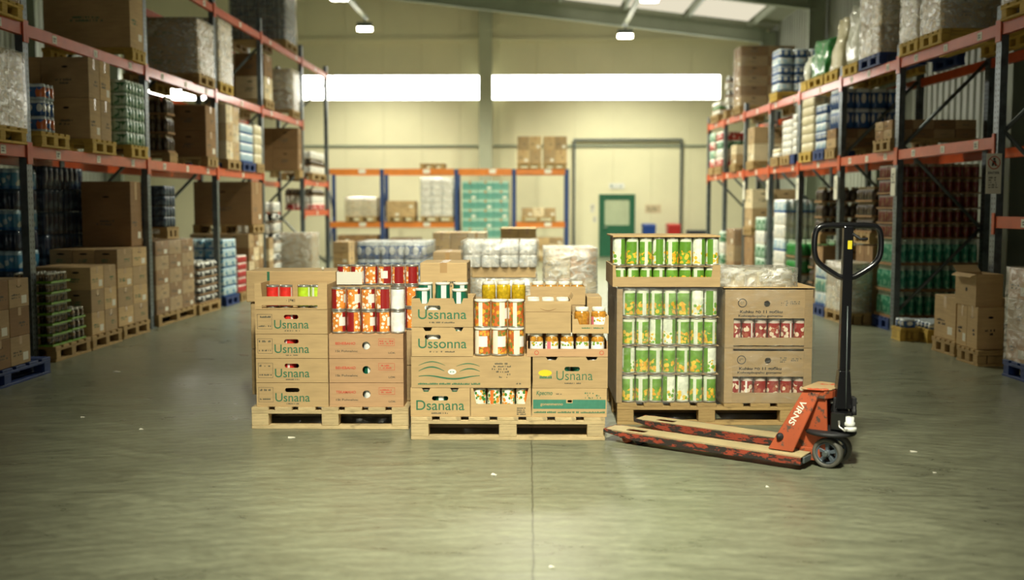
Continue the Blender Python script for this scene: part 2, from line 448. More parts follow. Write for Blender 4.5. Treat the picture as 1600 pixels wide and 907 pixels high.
M['P_cream'] = pack_mat('pack_cream', (236, 226, 196), (226, 214, 178), (206, 190, 150), (226, 214, 180))
M['P_lblue'] = pack_mat('pack_light_blue', (232, 236, 236), (176, 204, 220), (226, 232, 232), (60, 110, 180))
M['P_amber'] = pack_mat('pack_dark_amber', (150, 130, 92), (56, 42, 30), (96, 84, 66), (44, 36, 30))
M['P_navy'] = pack_mat('pack_navy_crates', (60, 80, 104), (34, 50, 76), (74, 92, 110), (30, 40, 60))
M['P_tealbox'] = pack_mat('pack_teal_print', (176, 206, 186), (96, 158, 142), (186, 206, 178), (120, 170, 150), 9)
M['P_jar'] = pack_mat('pack_dark_jars', (196, 196, 180), (58, 46, 34), (120, 98, 66), (60, 50, 40), 22, .12, 1.0)
M['P_greenb'] = pack_mat('pack_bright_green', (190, 210, 180), (34, 128, 52), (44, 140, 60), (40, 120, 56))
# ------------------------------------------------------------------ pallets
def pallet(w, d, m, label, loc, rz=0.0, group='pallets', detail=True):
    """front at y = 0, centred on x, deck boards run front to back"""
    t = thing('pallet', label, 'pallet', loc, rz, group)
    m = M[m] if isinstance(m, str) else m
    n = 7 if w > .9 else 5
    bw = w / n * .76; step = (w - bw) / (n - 1)
    for i in range(n):
        ob('deck_board', boxmesh(bw, d, .0215, m, .002), t, (-w / 2 + bw / 2 + i * step, d / 2, .122))
    rows = (.0, d / 2 - .05, d - .1)
    for k, y in enumerate(rows):
        ob('stringer_board', boxmesh(w, .1, .0215, m, .002), t, (0, y + .05, .1))
        ob('bottom_board', boxmesh(w, .1, .0215, m, .002), t, (0, y + .05, 0))
        for j, x in enumerate((-w / 2 + .055, 0, w / 2 - .055)):
            ob('block', boxmesh(.11 if w > .9 else .09, .098, .078, m, .003), t, (x if j == 1 or w > .9 else x * .98, y + .05, .0218))
    return t
PH = .1445

# ------------------------------------------------------------------ food cans and jars
def can(r, h, lab, label, loc, group, rot=None, lid='tin', cat='food can'):
    key = (round(r, 4), round(h, 4), lid)
    def body():
        b = MB()
        b.lathe([(r * .9, 0), (r, .002), (r * 1.0, .006), (r * .965, .009), (r * .965, h - .009), (r, h - .006), (r, h - .002), (r * .95, h), (r * .93, h - .004), (0, h - .004)], 20)
        return b.mesh(M['tin'])
    def lab_():
        return MB().lathe([(r * .985, 0), (r * .985, h - .024)], 20, closed=False).mesh(M[lab], recalc=False)
    t = thing('food_can', label, cat, loc, random.uniform(0, 6.28) if rot is None else rot, group, cached(('can',) + key, body))
    ob('paper_label', cached(('canlab', lab) + key, lab_), t, (0, 0, .012))
    if lid != 'tin':
        ob('lid', cached(('canlid',) + key, lambda: MB().lathe([(r * 1.02, 0), (r * 1.02, .012), (r * .98, .015), (0, .015)], 20).mesh(M[lid])), t, (0, 0, h - .012))
    return t
def jar(r, h, food, label, loc, group, lid='whitelid', lab='L_jar', labz=(.22, .62)):
    key = (round(r, 4), round(h, 4))
    t = thing('glass_jar', label, 'jar', loc, random.uniform(0, 6.28), group,
              cached(('jar', food) + key, lambda: MB().lathe([(r * .85, 0), (r, .006), (r, h * .74), (r * .96, h * .8), (r * .8, h * .86), (r * .8, h * .97), (0, h * .97)], 20).mesh(M[food])))
    if lab: ob('paper_label', cached(('jarlab', lab) + key, lambda: MB().lathe([(r * 1.012, h * labz[0]), (r * 1.012, h * labz[1])], 20, closed=False).mesh(M[lab], recalc=False)), t)
    ob('lid', cached(('jarlid', lid) + key, lambda: MB().lathe([(r * .87, h * .85), (r * .89, h * .86), (r * .89, h * .985), (r * .85, h), (0, h)], 20).mesh(M[lid])), t)
    return t

# ------------------------------------------------------------------ open cardboard trays and printed boxes
TH = .006
def tray(w, d, h, m, label, loc, group, front=None, holes=(), rz=0.0, cat='cardboard tray', name='cardboard_tray', closed=False, key=None, side_h=None, lip=True):
    """open tray: front at y = 0, centred on x. front = outline of the front board in x-z (default plain)"""
    t = thing(name, label, cat, loc, rz, group); m = M[m]; sh = side_h or h
    x0, x1 = -w / 2, w / 2
    ob('front_panel', panel(front or rect(x0, 0, x1, h), holes, TH, m, key and ('fp', key)), t)
    ob('back_panel', boxmesh(w, TH, sh, m), t, (0, d - TH / 2, 0))
    for s in (-1, 1):
        ob('side_panel', boxmesh(TH, d - 2 * TH, sh, m), t, (s * (w / 2 - TH / 2), d / 2, 0))
    ob('bottom_panel', boxmesh(w - 2 * TH, d - 2 * TH, TH, m), t, (0, d / 2, 0))
    if closed: ob('top_panel', boxmesh(w - 2 * TH, d - 2 * TH, TH, m), t, (0, d / 2, sh - TH))
    elif lip and not front:
        for s in (-1, 1):
            ob('top_flap', boxmesh(w * .16, d - 2 * TH, .004, m), t, (s * (w / 2 - TH - w * .08), d / 2, sh - .004))
    return t
def letter(t, txt, x, z, w, h, m='greenink', bold=0.0, shear=0.0, name='lettering'):
    return ob(name, text_mesh(txt, w, h, M[m], bold, shear), t, (x, -.0006, z))
def scr(t, x, z, w, h, m='greyink', rows=1, seed=0, fill=.75, name='small_lettering'):
    return ob(name, scribble(w, h, M[m], rows, seed, fill), t, (x, -.0003, z))
def frame_print(t, x0, z0, x1, z1, m='greyink', th=.002, name='printed_border'):
    def mk():
        b = MB(); w, h = x1 - x0, z1 - z0
        for a in ((0, 0, w, th), (0, h - th, w, h), (0, th, th, h - th), (w - th, th, w, h - th)): b.box(a[0], -.0006, a[1], a[2], .0002, a[3])
        return b.mesh(M[m], recalc=False)
    ob(name, cached(('fr', round(x1 - x0, 4), round(z1 - z0, 4), m, th), mk), t, (x0, 0, z0))
def disc_print(t, x, z, rx, rz_, m, name='printed_logo', ring=None):
    def mk():
        n = 24; b = MB()
        if ring:
            o = [(rx * math.cos(2 * PI * k / n), rz_ * math.sin(2 * PI * k / n)) for k in range(n)]
            i = [((rx - ring) * math.cos(2 * PI * k / n), (rz_ - ring) * math.sin(2 * PI * k / n)) for k in range(n)]
            b.add([(p[0], -.0007, p[1]) for p in o] + [(p[0], -.0007, p[1]) for p in i], [(k, (k + 1) % n, n + (k + 1) % n, n + k) for k in range(n)])
        else:
            b.prism([(rx * math.cos(2 * PI * k / n), rz_ * math.sin(2 * PI * k / n)) for k in range(n)], -.0007, .0002, 'y')
        return b.mesh(M[m])
    ob(name, cached(('dp', rx, rz_, m, ring), mk), t, (x, 0, z))

def notch_front(w, h, a, b, dz, bump=.0, r=.012):
    """front board whose top edge dips between x = a and x = b, with an optional raised tab in the middle"""
    x0, x1 = -w / 2, w / 2
    p = [(x0, 0), (x1, 0), (x1, h), (b, h), (b - r, h - dz)]
    if bump:
        c = (a + b) / 2; bw = (b - a) * .27
        p += [(c + bw + r, h - dz), (c + bw, h - dz + bump), (c - bw, h - dz + bump), (c - bw - r, h - dz)]
    p += [(a + r, h - dz), (a, h), (x0, h)]
    return p

# ------------------------------------------------------------------ sealed cartons and shrink packs for the racks
def carton(w, d, h, m, label, loc, rz, group, seed=0, marks=True, ink='greyink', name=None):
    g = .0015
    name = name or ('cardboard_carton' if marks else 'plain_carton')
    t = thing(name, label, 'carton', loc, rz, group, boxmesh(w - 2 * g, d - 2 * g, h - g, M[m], .004))
    if marks:
        tw = min(.06, w * .15); dd = d / 2 - g; hh = h - g
        def tp():
            b = MB(); e = .0007
            b.box(-tw / 2, -dd - e, hh * .72, tw / 2, -dd + .001, hh + e); b.box(-tw / 2, -dd + .001, hh - .001, tw / 2, dd - .001, hh + e)
            return b.mesh(M['tape'], recalc=False)
        ob('packing_tape', cached(('tp', round(w, 3), round(d, 3), round(h, 3)), tp), t)
        if h > .14:
            hs = min(.045, w * .12)
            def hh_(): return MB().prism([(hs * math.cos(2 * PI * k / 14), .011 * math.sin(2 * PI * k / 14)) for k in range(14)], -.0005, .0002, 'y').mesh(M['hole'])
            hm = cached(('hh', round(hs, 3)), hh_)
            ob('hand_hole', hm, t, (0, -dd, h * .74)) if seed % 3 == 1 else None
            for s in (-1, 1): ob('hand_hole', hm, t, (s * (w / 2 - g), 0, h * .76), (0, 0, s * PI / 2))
            if seed % 2 == 0:
                ob('paper_label', boxmesh(min(.1, w * .26), .001, min(.075, h * .28), M['tag']), t, (w * .24, -dd - .0003, h * .12))
        lw, lh = w * .42, min(h * .2, .07)
        k = seed % 4
        ob('lettering', scribble(round(lw, 3), round(lh, 3), M[ink], 2, k), t, (-lw / 2 + (w * .18 if k % 2 else -w * .16), -dd - .0003, h * .3))
        o = ob('side_lettering', scribble(round(d * .4, 3), round(lh, 3), M[ink], 2, k + 5), t, (-w / 2 + g - .0003, d * .2, h * .32)); o.rotation_euler = (0, 0, -PI / 2)
        o = ob('side_lettering', scribble(round(d * .4, 3), round(lh, 3), M[ink], 2, k + 5), t, (w / 2 - g + .0003, -d * .2, h * .32)); o.rotation_euler = (0, 0, PI / 2)
    return t
def packmesh(w, d, h, nx, ny, m):
    def mk():
        rx, ry = w / nx / 2, d / ny / 2; pts = []; S = 5
        def arc(cx, cy, a0, a1):
            for k in range(S + 1):
                a = R(a0 + (a1 - a0) * k / S); pts.append((cx + rx * math.cos(a), cy + ry * math.sin(a)))
        X = [-w / 2 + rx * (2 * i + 1) for i in range(nx)]; Y = [-d / 2 + ry * (2 * i + 1) for i in range(ny)]
        for i, x in enumerate(X): arc(x, Y[0], 270 - (80 if i else 90), 360 - (10 if i < nx - 1 else 0)) if nx > 1 else arc(x, Y[0], 180, 360)
        for j, y in enumerate(Y[1:-1] if ny > 2 else []): arc(X[-1], y, -80, 80)
        for i, x in enumerate(X[::-1]): arc(x, Y[-1], 0 + (10 if i else 0), 180 - (10 if i < nx - 1 else 0))
        for j, y in enumerate(Y[1:-1][::-1] if ny > 2 else []): arc(X[0], y, 100, 260)
        b = MB(); lv = [(0, .97), (.02, 1), (.76, 1), (.86, .9), (1, .86)]; n = len(pts)
        cen = [(min(X, key=lambda q: abs(q - p[0])), min(Y, key=lambda q: abs(q - p[1]))) for p in pts]
        for z, s in lv: b.v += [(c[0] + (p[0] - c[0]) * s, c[1] + (p[1] - c[1]) * s, z * h) for p, c in zip(pts, cen)]
        for l in range(len(lv) - 1):
            for k in range(n):
                j = (k + 1) % n; b.f.append([l * n + k, l * n + j, (l + 1) * n + j, (l + 1) * n + k]); b.m.append(0); b.sm.append(True)
        b.f.append(list(range(n))[::-1]); b.f.append([(len(lv) - 1) * n + k for k in range(n)]); b.m += [0, 0]; b.sm += [False, False]
        return b.mesh(M[m])
    return cached(('pack', round(w, 3), round(d, 3), round(h, 3), nx, ny, m), mk)
PACKNAME = {'P_navy': 'plastic_crate', 'P_jar': 'jar_pack', 'P_white': 'shrink_wrapped_pack', 'P_cream': 'shrink_wrapped_pack', 'P_lblue': 'shrink_wrapped_pack', 'P_teal': 'bottle_pack', 'P_greenb': 'bottle_pack', 'P_amber': 'bottle_pack', 'P_tealbox': 'printed_box'}
UNITS = {'P_teal': 'bottle', 'P_redcan': 'can', 'P_greenb': 'bottle', 'P_amber': 'bottle', 'P_jar': 'jar', 'P_bw': 'bottle'}
def unitpack(w, d, h, nx, ny, m, label, loc, rz, group, tray_):
    '''a low tray with every bottle, can or jar of its outer rows'''
    kind = UNITS[m]; e = .0015; hh = max(.018, h * .11)
    tm = M[tray_ or ('bandgreen' if m == 'P_teal' and 0 else 'card3')]
    def mk():
        b = MB(); W, D_ = w / 2, d / 2
        b.box(-W, -D_, 0, W, D_, .003).box(-W, -D_, .003, W, -D_ + e, hh).box(-W, D_ - e, .003, W, D_, hh).box(-W, -D_ + e, .003, -W + e, D_ - e, hh).box(W - e, -D_ + e, .003, W, D_ - e, hh)
        return b.mesh(tm, recalc=False)
    t = thing(PACKNAME.get(m, 'can_pack'), label, 'pack', loc, rz, group, cached(('utray', round(w, 3), round(d, 3), round(h, 3), tm.name), mk))
    rx, ry = (w - 2 * e - .001) / nx / 2, (d - 2 * e - .001) / ny / 2; r = min(rx, ry) * .985; bh = h - .0045
    if kind == 'bottle': pf = [(r * .9, 0), (r, .006), (r, bh * .62), (r * .86, bh * .74), (r * .38, bh * .88), (r * .38, bh * .93), (r * .44, bh * .935), (r * .44, bh), (0, bh)]
    elif kind == 'can': pf = [(r * .9, 0), (r, .008), (r, bh - .01), (r * .88, bh - .001), (r * .85, bh), (0, bh - .003)]
    else: pf = [(r * .88, 0), (r, .008), (r, bh * .74), (r * .84, bh * .82), (r * .9, bh * .83), (r * .9, bh), (0, bh)]
    me = cached(('unit', m, round(r, 4), round(bh, 4)), lambda: MB().lathe(pf, 12).mesh(M[m]))
    for i in range(nx):
        for j in range(ny):
            if 0 < i < nx - 1 and 0 < j < ny - 1: continue
            ob(kind, me, t, (-w / 2 + e + rx * (2 * i + 1), -d / 2 + e + ry * (2 * j + 1), .0035), (0, 0, (i * 5 + j * 3) % 7))
    return t
def pack(w, d, h, m, label, loc, rz, group, lobes=None, tray_=None):
    nx = lobes[0] if lobes else max(2, round(w / .1)); ny = lobes[1] if lobes else max(2, round(d / .1))
    if m in UNITS:
        return unitpack(w - .003, d - .003, h - .002, nx, ny, m, label, loc, rz, group, tray_)
    t = thing(PACKNAME.get(m, 'can_pack'), label, 'pack', loc, rz, group, packmesh(w - .004, d - .004, h - .002, nx, ny, m))
    if tray_:
        def mk():
            b = MB(); W, D_, hh, e = w / 2 - .0005, d / 2 - .0005, h * .09, .0015
            b.box(-W, -D_, 0, W, -D_ + e, hh).box(-W, D_ - e, 0, W, D_, hh).box(-W, -D_ + e, 0, -W + e, D_ - e, hh).box(W - e, -D_ + e, 0, W, D_ - e, hh)
            return b.mesh(M[tray_], recalc=False)
        ob('tray_rim', cached(('trim', round(w, 3), round(d, 3), round(h, 3), tray_), mk), t)
    return t
LAY = ['bottom', 'second', 'third', 'fourth', 'fifth', 'sixth', 'seventh', 'eighth', 'ninth']
def lay(i, n): return 'top' if i == n - 1 and n > 1 else LAY[i]
def wrapfilm(w, d, h, label, loc, rz, group='stretch films around pallet loads', m='film', sag=.006):
    """a film skin just outside a load standing on z = 0 of loc; loosely lumpy"""
    def mk():
        b = MB(); nx, ny, nz = max(2, int(w / .12)), max(2, int(d / .12)), max(2, int(h / .1)); rg = random.Random(int(w * 1000 + h * 77))
        per = [(-w / 2 + w * i / nx, -d / 2) for i in range(nx)] + [(w / 2, -d / 2 + d * i / ny) for i in range(ny)] + [(w / 2 - w * i / nx, d / 2) for i in range(nx)] + [(-w / 2, d / 2 - d * i / ny) for i in range(ny)]
        n = len(per)
        for k in range(nz + 1):
            for p in per:
                e = 1 + rg.uniform(0, sag) / max(w, d) * 2.2
                b.v.append((p[0] * e, p[1] * e, h * k / nz))
        for k in range(nz):
            for i in range(n):
                j = (i + 1) % n; b.f.append([k * n + i, k * n + j, (k + 1) * n + j, (k + 1) * n + i]); b.m.append(0); b.sm.append(True)
        b.v.append((0, 0, h + .004)); c = len(b.v) - 1
        for i in range(n):
            b.f.append([nz * n + i, nz * n + (i + 1) % n, c]); b.m.append(0); b.sm.append(False)
        return b.mesh(M[m])
    return thing('stretch_film', label, 'plastic film', loc, rz, group, cached(('film', round(w, 3), round(d, 3), round(h, 3), m), mk))

# ------------------------------------------------------------------ a pallet load
NEAR_SIDE = {-1: -1, 1: 1, 0: 0}
def load(org, rz, w, d, h, kind, m, n, desc, nearx=-1, pal='wood2', palw=None, pald=None, paloff=0.0, film=None, plabel=None, lobes=None, tray_=None, marks=True, ink='greyink', loose=.004, paly=0.0, flabel=None, floor=False):
    """org: front centre of the load at the level it stands on; w along the front, d deep, h high (without pallet).
    nearx: -1 / +1 the end of the front that faces the camera; 0: the front itself faces it"""
    rotm = Matrix.Rotation(rz, 3, 'Z')
    def W(x, y, z): return org + rotm @ Vector((x, y, z))
    z0 = 0.0
    if pal:
        pw = palw or (w + .015)
        pallet(pw, pald or d + .04, pal, plabel or f"{'blue' if pal == 'blue' else 'wooden'} pallet under the {desc}", W(paloff, -.02 + paly, 0), rz, 'pallets in the racks')
        z0 = PH + .0005
    nx, ny, nz = n; cw, cdp, ch = w / nx, d / ny, h / nz
    grp = f"units of the {desc}"
    for iz in range(nz):
        for iy in range(ny):
            for ix in range(nx):
                near = (ix == 0 if nearx < 0 else ix == nx - 1) if nearx else False
                if not (iy == 0 or near or org.z + h < 1.4): continue
                j = random.uniform(-loose, loose) * .5
                x = -w / 2 + cw * (ix + .5); y = cdp * (iy + .5)
                a = LAY[ix] if nearx <= 0 else LAY[nx - 1 - ix]
                a = 'sole' if nx == 1 else ('nearest' if a == 'bottom' else a)
                if nearx == 0: a = 'sole' if nx == 1 else ['leftmost', 'second', 'third', 'fourth', 'fifth', 'sixth', 'seventh'][ix]
                rw = 'front' if iy == 0 else ['', 'second', 'third', 'fourth', 'fifth', 'sixth'][iy]
                noun = {'c': 'carton', 'p': 'pack'}[kind]
                lb = f"{a} {lay(iz, nz)}-layer {rw}-row {noun} of the {desc}".replace('sole ', '' if nx == 1 else 'sole ')
                loc = W(x, y + max(j, -.001), z0 + ch * iz)
                sh = .985
                if kind == 'c': carton(cw * .992, cdp * .992, ch, m[(ix * 7 + iy * 3 + iz * 5) % len(m)] if isinstance(m, list) else m, lb, loc, rz + j * .4, grp, ix + iy * 2 + iz, marks, ink, 'film_wrapped_carton' if film else None)
                else: pack(cw * .985, cdp * .985, ch - .0005, m[iz % len(m)] if isinstance(m, list) else m, lb, loc, rz + j * .3, grp, lobes, tray_)
    if film:
        wrapfilm(w + .02, d + .02, h + .006, flabel or f"clear stretch film around the {desc}", W(0, d / 2, z0 + .001), rz, m=film)

def clampd(L, d0, d1, q, d):
    for p in L.posts:
        if d0 < p + .095 and d1 > p - .095 and q + d > -.02:
            if p - .095 - d0 > d1 - p - .095: d1 = p - .095
            else: d0 = p + .095
    return d0, d1
def rload(L, pa, pb, z, top, kind, m, n, desc, q=-.02, d=1.0, film=None, pal='wood2', ppx=None, topm=None, **kw):
    """load whose aisle face spans pixels pa..pb on line L, standing on height z, top edge at pixel row `top` (near end) or topm metres"""
    zz = z + .5
    near_px = pa if L.side < 0 else pb
    d0, d1 = sorted((L.d_at(pa, q, zz), L.d_at(pb, q, zz)))
    d0, d1 = clampd(L, d0, d1, q, d)
    h = topm if topm else L.z_at(near_px, top, q) - z - (PH if pal else 0)
    nxt = min([l for l in L.levels if l > z + .3], default=99) - .118 - z - (PH if pal else 0)
    if q + d > -.02: h = min(h, nxt)
    pk = {}
    c = (d0 + d1) / 2
    if ppx:
        e0, e1 = sorted((L.d_at(ppx[0], q, z), L.d_at(ppx[1], q, z)))
        e0, e1 = clampd(L, e0, e1, q, d)
        pk = dict(palw=e1 - e0, paloff=((e0 + e1) / 2 - c) * (1 if L.side < 0 else -1))
    load(L.p(c, q, z), L.rot, d1 - d0, d, h, kind, m, n, desc, -1 if L.side < 0 else 1, pal, film=film, **pk, **kw)

# ------------------------------------------------------------------ racking
def rack(L, posts, levels, depth, desc, beams, group='pallet racks'):
    """posts: distances along L; beams: list of (level z, first post index, last post index)"""
    t = thing('pallet_rack', desc, 'pallet rack', tuple(L.O), L.rot, group)
    sx = 1 if L.side < 0 else -1        # local x of "away from the camera"
    hi = max(levels) + .25
    def postmesh(h):
        def mk():
            b = MB(); w, dp, e = .05, .07, .012
            b.prism([(-w, 0), (w, 0), (w, dp), (w - e, dp), (w - e, e), (-w + e, e), (-w + e, dp), (-w, dp)], 0, h)
            return b.mesh(M['post'])
        return cached(('post', round(h, 3)), mk)
    for i, p in enumerate(posts):
        h = hi if p[1] is None else p[1]
        for y in (0.0, depth - .07):
            o = ob('upright', postmesh(h), t, (sx * p[0], y, 0))
            ob('foot_plate', boxmesh(.16, .12, .008, M['steel']), o, (0, .035, .0))
        z, k = .25, 0
        while z + .8 < h:
            z2 = z + .95
            if z2 > h - .05: break
            a, b_ = (.08, depth - .08) if k % 2 == 0 else (depth - .08, .08)
            ob('brace', MB().tube([(0, a, z), (0, b_, z2)], .022, 6).mesh(M['steel']), t, (sx * p[0], 0, 0)); z = z2; k += 1
    for z, i0, i1 in beams:
        for i in range(i0, i1):
            a, b_ = posts[i][0], posts[i + 1][0]; ln = b_ - a - .104; cx = (a + b_) / 2 * sx
            for y, fr in ((.002, 1), (depth - .052, 0)):
                def bmk():
                    # stepped box beam
                    return MB().prism([(0, 0), (.05, 0), (.05, .085), (.032, .085), (.032, .11), (0, .11)] if fr else [(0, 0), (.05, 0), (.05, .11), (0, .11)], -ln / 2, ln / 2, 'x').mesh(M['orange'], .002)
                o = ob('beam', cached(('beam', round(ln, 3), fr), bmk), t, (cx, y - (.0 if fr else 0), z - .11))
                if fr:
                    for s in (-1, 1):
                        ob('connector', boxmesh(.05, .012, .2, M['orange'], .002), o, (s * (ln / 2 + .028), -.008, -.06))
                    for k, fx in enumerate((-.31, .02, .35)):
                        if (i + k) % 2 == 0 or i < 3:
                            g = ob('beam_tag', boxmesh(.09, .002, .075, M['tag']), o, (fx * ln, -.0012, .015))
                            ob('lettering', scribble(.06, .045, M['ink'], 2, k), g, (-.03, -.0012, .015))
    return t
# ================================================================== setting
def floor_mat():
    t = NT('polished_concrete'); v = t.coord()
    big = t.noise(v, .35, 4, .6, .6); mid = t.noise(t.scale(v, (1, 2.2, 1)), 1.5, 7, .7, 2.2); fine = t.noise(t.scale(v, (1, 2, 1)), 16, 6, .72)
    f = t.math('MULTIPLY', t.rng(big, .3, .7, .84, 1.12), t.rng(mid, .3, .7, .72, 1.2)); f = t.math('MULTIPLY', f, t.rng(fine, .3, .7, .74, 1.2))
    # wheel scuffs: sparse dark smears stretched sideways, pale scratches
    sm = t.noise(t.scale(v, (1.3, 4, 1)), 2.4, 6, .66, 1.0); f = t.math('MULTIPLY', f, t.rng(sm, .64, .74, 1, .55))
    # turning wheels leave fans of curved marks
    wv = t.node('ShaderNodeTexWave'); wv.wave_type = 'RINGS'; wv.rings_direction = 'Z'; t.link(t.scale(v, (1, 1, 1)), wv.inputs['Vector'])
    wv.inputs['Scale'].default_value = 3.2; wv.inputs['Distortion'].default_value = 5.0; wv.inputs['Detail'].default_value = 4.0; wv.inputs['Detail Scale'].default_value = 1.6
    f = t.math('MULTIPLY', f, t.rng(wv.outputs['Fac'], 0, 1, .9, 1.06))
    lt = t.noise(t.scale(v, (1.6, 7, 1)), 3.6, 4, .6, 1.2); f = t.math('MULTIPLY', f, t.rng(lt, .68, .76, 1, 1.3))
    # sawn joints
    s = t.node('ShaderNodeSeparateXYZ'); t.link(v, s.inputs[0])
    wob = t.math('MULTIPLY', t.math('SUBTRACT', t.noise(v, 6, 3), .5), .02)
    jx = t.math('ABSOLUTE', t.math('ADD', t.math('SUBTRACT', s.outputs[0], .02), wob)); jy = t.math('ABSOLUTE', t.math('ADD', t.math('SUBTRACT', t.math('PINGPONG', s.outputs[1], 5.25), 5.25), wob))
    f = t.math('MULTIPLY', f, t.rng(jx, .0025, .006, .5, 1)); f = t.math('MULTIPLY', f, t.rng(jy, .002, .006, .55, 1))
    hsv = t.node('ShaderNodeHueSaturation'); hsv.inputs['Color'].default_value = lin((122, 124, 102)); t.link(f, hsv.inputs['Value'])
    rough = t.math('ADD', t.rng(mid, .3, .7, .2, .4), t.math('MULTIPLY', fine, .1))
    return t.pbr(hsv.outputs[0], rough, 0, t.bump(t.noise(v, 7, 3), .05, .004), .5)
M['floor'] = floor_mat()
M['wallcream'] = plain('wall_cream_panel', (232, 226, 192), .6, var=.05, sc=.8)
M['cornerwall'] = plain('wall_grey_sheet', (150, 154, 142), .5, .1, .12, 1.5)
M['roof'] = plain('roof_sheet_green_grey', (128, 132, 112), .6, var=.08, sc=.7)
M['framesteel'] = plain('portal_steel_grey_green', (142, 150, 132), .5, .1, .08, 2)
M['sky1'] = emis('rooflight_daylight', (250, 240, 212), .85)
M['pane'] = emis('window_daylight', (255, 252, 240), 13.0)
M['lamp'] = emis('lamp_glow', (255, 246, 214), 30)
YB, XR_, XL_, Y0 = 31.0, 6.9, -12.0, -9.0
def roof_z(x): return 6.62 + .12 * (6.05 - x)
struct('floor', MB().box(XL_, Y0, -.2, XR_, YB, 0).mesh(M['floor']))
# back wall in lining panels, the strip of windows let into it
WZ0, WZ1 = 4.527, 5.27
def wallpiece(x0, x1, z0, z1f):
    b = MB(); n = max(1, round((x1 - x0) / 1.1)); st = (x1 - x0) / n
    for i in range(n):
        a, c = x0 + i * st, x0 + (i + 1) * st - .006
        za = z1f(a) if callable(z1f) else z1f; zc = z1f(c) if callable(z1f) else z1f
        b.hexa([(a, YB, z0), (c, YB, z0), (c, YB + .15, z0), (a, YB + .15, z0), (a, YB, za), (c, YB, zc), (c, YB + .15, zc), (a, YB + .15, za)])
    return b
w = wallpiece(XL_, XR_, 0, WZ0 - .001)
w.v += []; 
b2 = wallpiece(XL_, XR_, WZ1 + .001, roof_z); o_ = len(w.v); w.v += b2.v; w.f += [[i + o_ for i in f] for f in b2.f]; w.m += b2.m; w.sm += b2.sm
w.box(XL_, YB + .16, 0, XR_, YB + .2, 10).box(5.56, YB, WZ0, XR_, YB + .15, WZ1)
struct('wall_back', w.mesh(M['wallcream']))
def corr(x, y0, y1, z0, z1, m, name, sgn):
    pts = []; p = .25; y = y0
    while y < y1:
        for dy, dx in ((0, 0), (.14, 0), (.165, .035), (.225, .035)): pts.append((x + sgn * dx, y + dy))
        y += p
    b = MB(); n = len(pts)
    b.v += [(a, c, z0) for a, c in pts] + [(a, c, z1) for a, c in pts] + [(a + sgn * .06 + sgn * .0, c, z0) for a, c in pts] + [(a + sgn * .06, c, z1) for a, c in pts]
    for i in range(n - 1):
        b.f.append([i, i + 1, n + i + 1, n + i]); b.f.append([2 * n + i + 1, 2 * n + i, 3 * n + i, 3 * n + i + 1]); b.m += [0, 0]; b.sm += [False, False]
    struct(name, b.mesh(m))
corr(XR_, Y0, YB, 0, roof_z(XR_), M['cornerwall'], 'wall_right', 1)
corr(XL_, Y0, YB, 0, roof_z(XL_), M['cornerwall'], 'wall_left', -1)
M['darkwall'] = plain('wall_darkened_sheet', (66, 70, 64), .6, var=.1)  # tone darkened so this unseen wall bounces less light forward
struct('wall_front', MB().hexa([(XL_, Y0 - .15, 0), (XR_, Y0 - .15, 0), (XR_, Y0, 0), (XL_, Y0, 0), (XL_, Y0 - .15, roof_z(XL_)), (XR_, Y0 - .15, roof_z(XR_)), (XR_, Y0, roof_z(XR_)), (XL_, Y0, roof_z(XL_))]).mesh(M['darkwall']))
rf = MB()
skyl = [(1.0, 2.55), (2.75, 4.3), (4.5, 6.1)]
xs = [XL_ - .2] + [q for s in skyl for q in s] + [XR_ + .2]
for i in range(0, len(xs), 2):
    a, c = xs[i], xs[i + 1]
    rf.hexa([(a, Y0 - .2, roof_z(a)), (c, Y0 - .2, roof_z(c)), (c, YB + .2, roof_z(c)), (a, YB + .2, roof_z(a))] + [(a, Y0 - .2, roof_z(a) + .1), (c, Y0 - .2, roof_z(c) + .1), (c, YB + .2, roof_z(c) + .1), (a, YB + .2, roof_z(a) + .1)])
for a, c in skyl:       # solid sheets everywhere but the bay of rooflights
    for y0, y1 in ((Y0 - .2, 24.9), (30.1, YB + .2)):
        rf.hexa([(a, y0, roof_z(a)), (c, y0, roof_z(c)), (c, y1, roof_z(c)), (a, y1, roof_z(a)), (a, y0, roof_z(a) + .1), (c, y0, roof_z(c) + .1), (c, y1, roof_z(c) + .1), (a, y1, roof_z(a) + .1)])
struct('ceiling', rf.mesh(M['roof']))
for k, (a, c) in enumerate(skyl):
    struct('window_%d' % (k + 3), MB().hexa([(a, 24.9, roof_z(a)), (c, 24.9, roof_z(c)), (c, 30.1, roof_z(c)), (a, 30.1, roof_z(a)), (a, 24.9, roof_z(a) + .02), (c, 24.9, roof_z(c) + .02), (c, 30.1, roof_z(c) + .02), (a, 30.1, roof_z(a) + .02)]).mesh(M['sky1']))
# portal frames: sloping rafters on columns
def ibeam_rafter(y, x0, x1, dep, name):
    b = MB()
    def sl(za, zb, hw):
        b.hexa([(x0, y - hw, roof_z(x0) + za), (x1, y - hw, roof_z(x1) + za), (x1, y + hw, roof_z(x1) + za), (x0, y + hw, roof_z(x0) + za),
                (x0, y - hw, roof_z(x0) + zb), (x1, y - hw, roof_z(x1) + zb), (x1, y + hw, roof_z(x1) + zb), (x0, y + hw, roof_z(x0) + zb)])
    sl(-.19, -.17, .1); sl(-.17 - dep, -.17, .012); sl(-.19 - dep, -.17 - dep, .1)
    struct(name, b.mesh(M['framesteel']))
def icol(x, y, z1, name, rx=.2, ry=.1):
    b = MB(); b.box(x - rx, y - ry, 0, x - rx + .02, y + ry, z1).box(x + rx - .02, y - ry, 0, x + rx, y + ry, z1).box(x - rx + .02, y - .008, 0, x + rx - .02, y + .008, z1)
    struct(name, b.mesh(M['framesteel']))
n_ = 0
